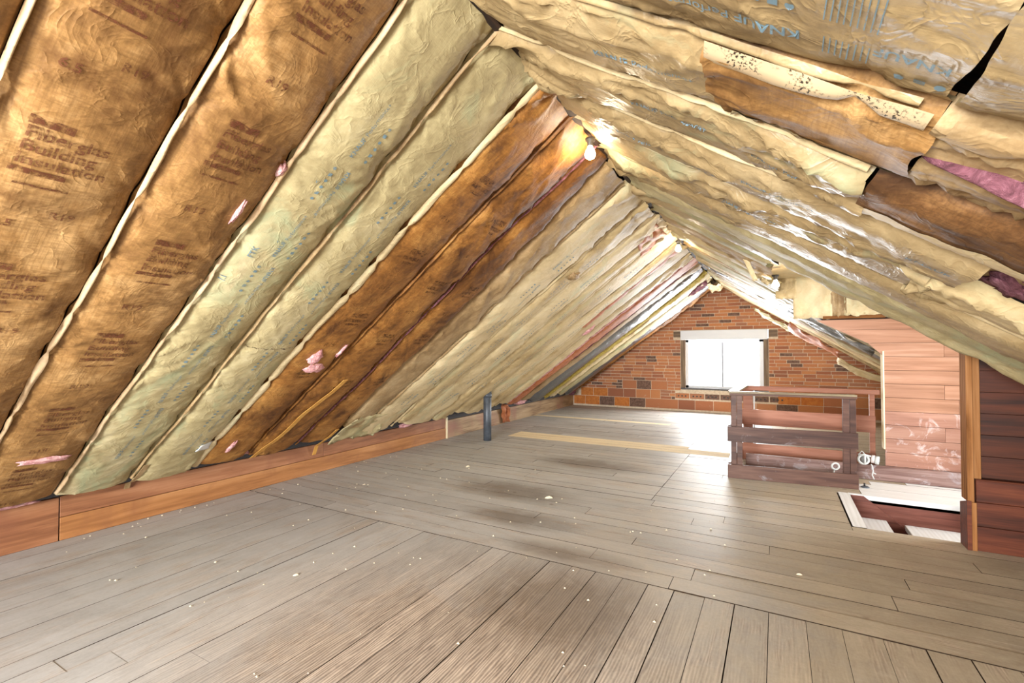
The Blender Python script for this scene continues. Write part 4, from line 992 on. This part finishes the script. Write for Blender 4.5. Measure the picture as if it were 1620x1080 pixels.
# side running back
sp0, sp1 = Vector((-0.402, 5.26)), q0
board('top_rail', sp0, sp1 + Vector((0, 0.05)), 0.832, 0.850, 0.10, M['rail_cap'], rl, 0.003, off=-0.02)
board('mid_rail', sp0, sp1, 0.358, 0.505, 0.022, M['rail'], rl, 0.002, off=0.02)
board('kick_board', sp0, sp1, 0.0, 0.132, 0.022, M['rail'], rl, 0.002, off=0.02)
board('post', (-0.345, 6.185), (-0.245, 6.185), 0.0, 0.815, 0.032, M['rail_red'], rl, 0.002)
board('post', (-0.238, 6.185), (-0.222, 6.185), 0.0, 0.815, 0.030, M['dust_lit_floor'], rl, 0.002)
board('post', (0.845, 6.185), (0.892, 6.185), 0.0, 0.815, 0.032, M['rail_red'], rl, 0.002)
board('kick_board', q0, q1, 0.0, 0.185, 0.022, M['rail_red'], rl, 0.002, off=-0.03)
board('mid_rail', q0, q1, 0.40, 0.575, 0.022, M['rail_red'], rl, 0.002, off=-0.03)
board('top_rail', q0, q1 + Vector((0.04, 0)), 0.795, 0.845, 0.07, M['rail_red'], rl, 0.003)

# ------------------------------------------------------------------ vent pipe
def tube(name, pts, r, mat, parent=None, n=20, caps=True):
    V = []; Fc = []; pts = [np.array(q, float) for q in pts]
    rr = r if isinstance(r, (list, tuple)) else [r] * len(pts)
    for i, q in enumerate(pts):
        t = pts[min(i + 1, len(pts) - 1)] - pts[max(i - 1, 0)]; t = t / np.linalg.norm(t)
        a = np.cross(t, (0.0, 0.0, 1.0) if abs(t[2]) < 0.9 else (1.0, 0, 0)); a = a / np.linalg.norm(a); b = np.cross(t, a)
        for j in range(n):
            th = 2 * math.pi * j / n; V.append(q + rr[i] * (a * math.cos(th) + b * math.sin(th)))
    for i in range(len(pts) - 1):
        for j in range(n): Fc.append((i * n + j, (i + 1) * n + j, (i + 1) * n + (j + 1) % n, i * n + (j + 1) % n))
    if caps: Fc += [tuple(range(n)), tuple(range(len(pts) * n - 1, (len(pts) - 1) * n - 1, -1))]
    return mesh_obj(name, V, Fc, mat, parent, True)
vp = empty('vent_pipe', (-3.54, 5.66, 0), 'dark grey vent pipe rising from the floor into the left slope', 'pipe')
tube('pipe', [(-3.54, 5.66, 0.004), (-3.54, 5.66, 0.3), (-3.54, 5.66, 0.80)], 0.056, M['pipe'], vp, 28)
tube('collar', [(-3.54, 5.66, 0.60), (-3.54, 5.66, 0.66)], 0.061, M['pipe'], vp, 28)

# ------------------------------------------------------------------ respirator on the curb
rs = empty('respirator', (0.80, 5.77, 0.142), 'white half-face respirator lying on the dusty curb', 'respirator')
def ring(name, c, R, r, mat, axis, parent, sq=1.0, n=18, m=8):
    ax = np.array(axis, float); ax /= np.linalg.norm(ax); e1 = np.cross(ax, (0, 0, 1.0)); e1 /= np.linalg.norm(e1); e2 = np.cross(ax, e1); V = []; Fc = []
    for i in range(n):
        t = 2 * math.pi * i / n; d = e1 * math.cos(t) + e2 * math.sin(t) * sq
        for j in range(m):
            f = 2 * math.pi * j / m; V.append(np.array(c) + d * (R + r * math.cos(f)) + ax * r * math.sin(f))
    for i in range(n):
        for j in range(m): Fc.append((i * m + j, ((i + 1) % n) * m + j, ((i + 1) % n) * m + (j + 1) % m, i * m + (j + 1) % m))
    return mesh_obj(name, V, Fc, mat, parent, True)
ring('face_seal', (0.735, 5.74, 0.192), 0.045, 0.011, M['mask'], (0.25, -1, 0.1), rs, 0.92)
blob('cup', (0.745, 5.775, 0.19), (0.045, 0.03, 0.042), M['mask_dark'], rs, 71, rough=0.06)
tube('bridge', [(0.69, 5.735, 0.235), (0.74, 5.728, 0.242), (0.79, 5.735, 0.228)], 0.008, M['mask'], rs, 8)
tube('bridge', [(0.742, 5.728, 0.238), (0.744, 5.726, 0.19), (0.742, 5.73, 0.15)], 0.008, M['mask'], rs, 8)
tube('filter', [(0.80, 5.77, 0.20), (0.825, 5.765, 0.198)], 0.038, M['mask_filter'], rs, 20)
tube('filter', [(0.832, 5.765, 0.192), (0.858, 5.757, 0.190)], 0.040, M['mask'], rs, 20)
tube('strap', [(0.70, 5.76, 0.235), (0.725, 5.765, 0.268), (0.755, 5.76, 0.232)], 0.005, M['mask'], rs, 6)
tube('strap', [(0.795, 5.748, 0.152), (0.80, 5.738, 0.14), (0.808, 5.738, 0.09), (0.80, 5.737, 0.05), (0.815, 5.735, 0.01)], 0.006, M['mask'], rs, 6)
tube('strap', [(0.806, 5.737, 0.075), (0.83, 5.735, 0.062)], 0.005, M['mask'], rs, 6)
lp = empty('strap_loop', (0.50, 5.745, 0.002), 'small white strap loop leaning on the dusty curb', 'strap')
ring('loop', (0.505, 5.738, 0.10), 0.035, 0.010, M['mask'], (0.5, -1, 0.0), lp, 0.9, 16, 6)
tube('tail', [(0.495, 5.738, 0.062), (0.488, 5.735, 0.03), (0.475, 5.73, 0.006)], 0.007, M['mask'], lp, 6)
tr_ = empty('small_fitting', (0.70, 5.40, 0.004), 'small dark metal fitting on the pale boards at the railing end', 'fitting')
tube('plate', [(0.70, 5.40, 0.004), (0.70, 5.40, 0.014)], [0.035, 0.022], M['pipe'], tr_, 16)
tube('knob', [(0.695, 5.40, 0.013), (0.695, 5.40, 0.04)], 0.007, M['socket'], tr_, 10)

# ------------------------------------------------------------------ scraps
def ribbon_strip(name, pts, w, mat, label, cat, wdir=(0, 1, 0), thick=0.003):
    pts = [np.array(q, float) for q in pts]; wd_ = np.array(wdir, float); V = []; Fc = []; n = len(pts)
    for i, q in enumerate(pts):
        t = pts[min(i + 1, n - 1)] - pts[max(i - 1, 0)]; nr = np.cross(t, wd_); nr = nr / np.linalg.norm(nr)
        ww = w * (0.85 + 0.3 * float(vn(np.array([i * 0.7]), np.array([w * 50]), 5)[0]))
        for (sy, sh) in ((-1, 0), (1, 0), (1, 1), (-1, 1)): V.append(q + wd_ * sy * ww / 2 + nr * sh * thick)
    for i in range(n - 1):
        for j in range(4): Fc.append((i * 4 + j, i * 4 + (j + 1) % 4, (i + 1) * 4 + (j + 1) % 4, (i + 1) * 4 + j))
    Fc += [(3, 2, 1, 0), tuple(range(4 * n - 4, 4 * n))]
    return tag(mesh_obj(name, V, Fc, mat), label, cat)
aa = np.linspace(aL(-3.02), aL(-3.99), 14)
pts = S6.pos(aa, np.clip(0.42 - 0.28 * np.linspace(0, 1, 14) + 0.03 * np.sin(np.arange(14) * 0.9), 0.02, 0.98), 0.008)
ribbon_strip('tape_strip', list(pts), 0.042, M['strap'], 'yellow paper strip peeling along the rusty brown batts', 'strip')
ribbon_strip('tape_strip', [(-3.74, 3.235, 0.49), (-3.86, 3.24, 0.405), (-3.97, 3.245, 0.345), (-4.06, 3.25, 0.295), (-4.11, 3.255, 0.20)], 0.038, M['strap'], 'short yellow strip hanging over the orange knee wall', 'strip')
ribbon_strip('tape_strip', [(-3.80, 1.655, 0.465), (-3.93, 1.66, 0.37), (-4.02, 1.665, 0.32), (-4.10, 1.67, 0.30), (-4.125, 1.672, 0.255)], 0.032, M['tan'], 'tan flange end hanging over the knee wall below the greenish batts', 'strip')
cq = S4.pos(np.array([aL(-3.66), aL(-3.72), aL(-3.75), aL(-3.69)]), np.array([0.70, 0.68, 0.97, 0.99]), 0.012)
sheet('loose_card', [tuple(q) for q in cq], M['card'], 'small white card tucked under the greenish batt', 'card', 0.004, (6, 5), 31)
sheet('paper_scrap', [(-4.06, 6.95, 0.36), (-4.04, 7.22, 0.31), (-4.09, 7.30, 0.03), (-4.07, 7.05, 0.02)], M['torn_orange'], 'brown paper scrap hanging over the knee wall beyond the pipe', 'paper', 0.06, (12, 10), 33)
sheet('paper_scrap', [(-3.62, 3.35, 0.60), (-3.66, 3.9, 0.58), (-4.00, 3.95, 0.30), (-3.98, 3.30, 0.32)], M['cream_green'], 'crumpled greenish paper lying on the knee wall edge', 'paper', 0.05, (16, 10), 35)
for q, (y, x, z, s, lab) in enumerate(((1.02, -4.06, 0.325, (0.05, 0.16, 0.03), 'pink fibreglass clump under the leftmost brown batt'), (2.42, -3.98, 0.40, (0.05, 0.12, 0.03), 'pink fibreglass clump under the rusty brown batts'),
                               (4.55, -4.05, 0.33, (0.05, 0.14, 0.03), 'pale fibreglass clump on the knee wall before the pipe'), (7.6, -4.04, 0.34, (0.07, 0.22, 0.05), 'pink fibreglass clump below the silver foil'), (9.9, -3.98, 0.34, (0.08, 0.16, 0.07), 'dark pink clump in the corner by the brick wall'))):
    tag(blob('fibreglass_clump', (x, y, z), s, M['pink_deep'] if q == 4 else M['pink'], None, 80 + q, rough=0.8), lab, 'fibreglass')
def chip(loc, s, rot, label):
    v = np.array([(-1, -0.3, 0), (-0.2, -0.45, 0), (0.9, -0.2, 0), (1, 0.25, 0), (0.1, 0.45, 0), (-0.9, 0.3, 0), (-0.6, -0.1, 0.35), (0.1, 0.0, 0.5), (0.7, 0.05, 0.3)]) * s
    c, s_ = math.cos(rot), math.sin(rot); R = np.array([(c, -s_, 0), (s_, c, 0), (0, 0, 1)])
    f = [(0, 1, 6), (1, 7, 6), (1, 2, 8), (1, 8, 7), (2, 3, 8), (3, 4, 8), (4, 7, 8), (4, 5, 7), (5, 6, 7), (5, 0, 6), (5, 4, 3, 2, 1, 0)]
    tag(mesh_obj('paper_chip', v @ R.T + np.array([loc[0], loc[1], 0.0025]), f, M['chip']), label, 'debris')
chip((-1.70, 3.70), 0.036, 0.5, 'largest pale paper chip on the dark floor stain')
chip((-2.92, 4.27), 0.028, 1.2, 'pale upright chip on the floor towards the knee wall')
chip((-2.35, 1.75), 0.016, 0.9, 'small tan chip on the near grey boards')
chip((0.10, 3.12), 0.016, 0.1, 'tiny white chip on the boards in front of the stair opening')
V, Fc = [], []
rr = random.Random(5)
for q in range(230):
    if q < 150: x, y = rr.uniform(-3.9, -0.2), rr.uniform(1.1, 4.5)
    else: x, y = rr.uniform(-4.1, -3.9), rr.uniform(1.3, 9.5)
    s = rr.uniform(0.003, 0.008); k0 = len(V)
    V += [(x - s, y - s * 0.7, 0.002), (x + s, y - s * 0.4, 0.002), (x + s * 0.6, y + s, 0.002), (x - s * 0.7, y + s * 0.6, 0.002), (x, y, 0.002 + s * 0.9)]
    Fc += [(k0, k0 + 1, k0 + 4), (k0 + 1, k0 + 2, k0 + 4), (k0 + 2, k0 + 3, k0 + 4), (k0 + 3, k0, k0 + 4)]
tag(mesh_obj('floor_crumbs', V, Fc, M['chip']), 'scattered pale crumbs on the plank floor', 'debris', kind='stuff')
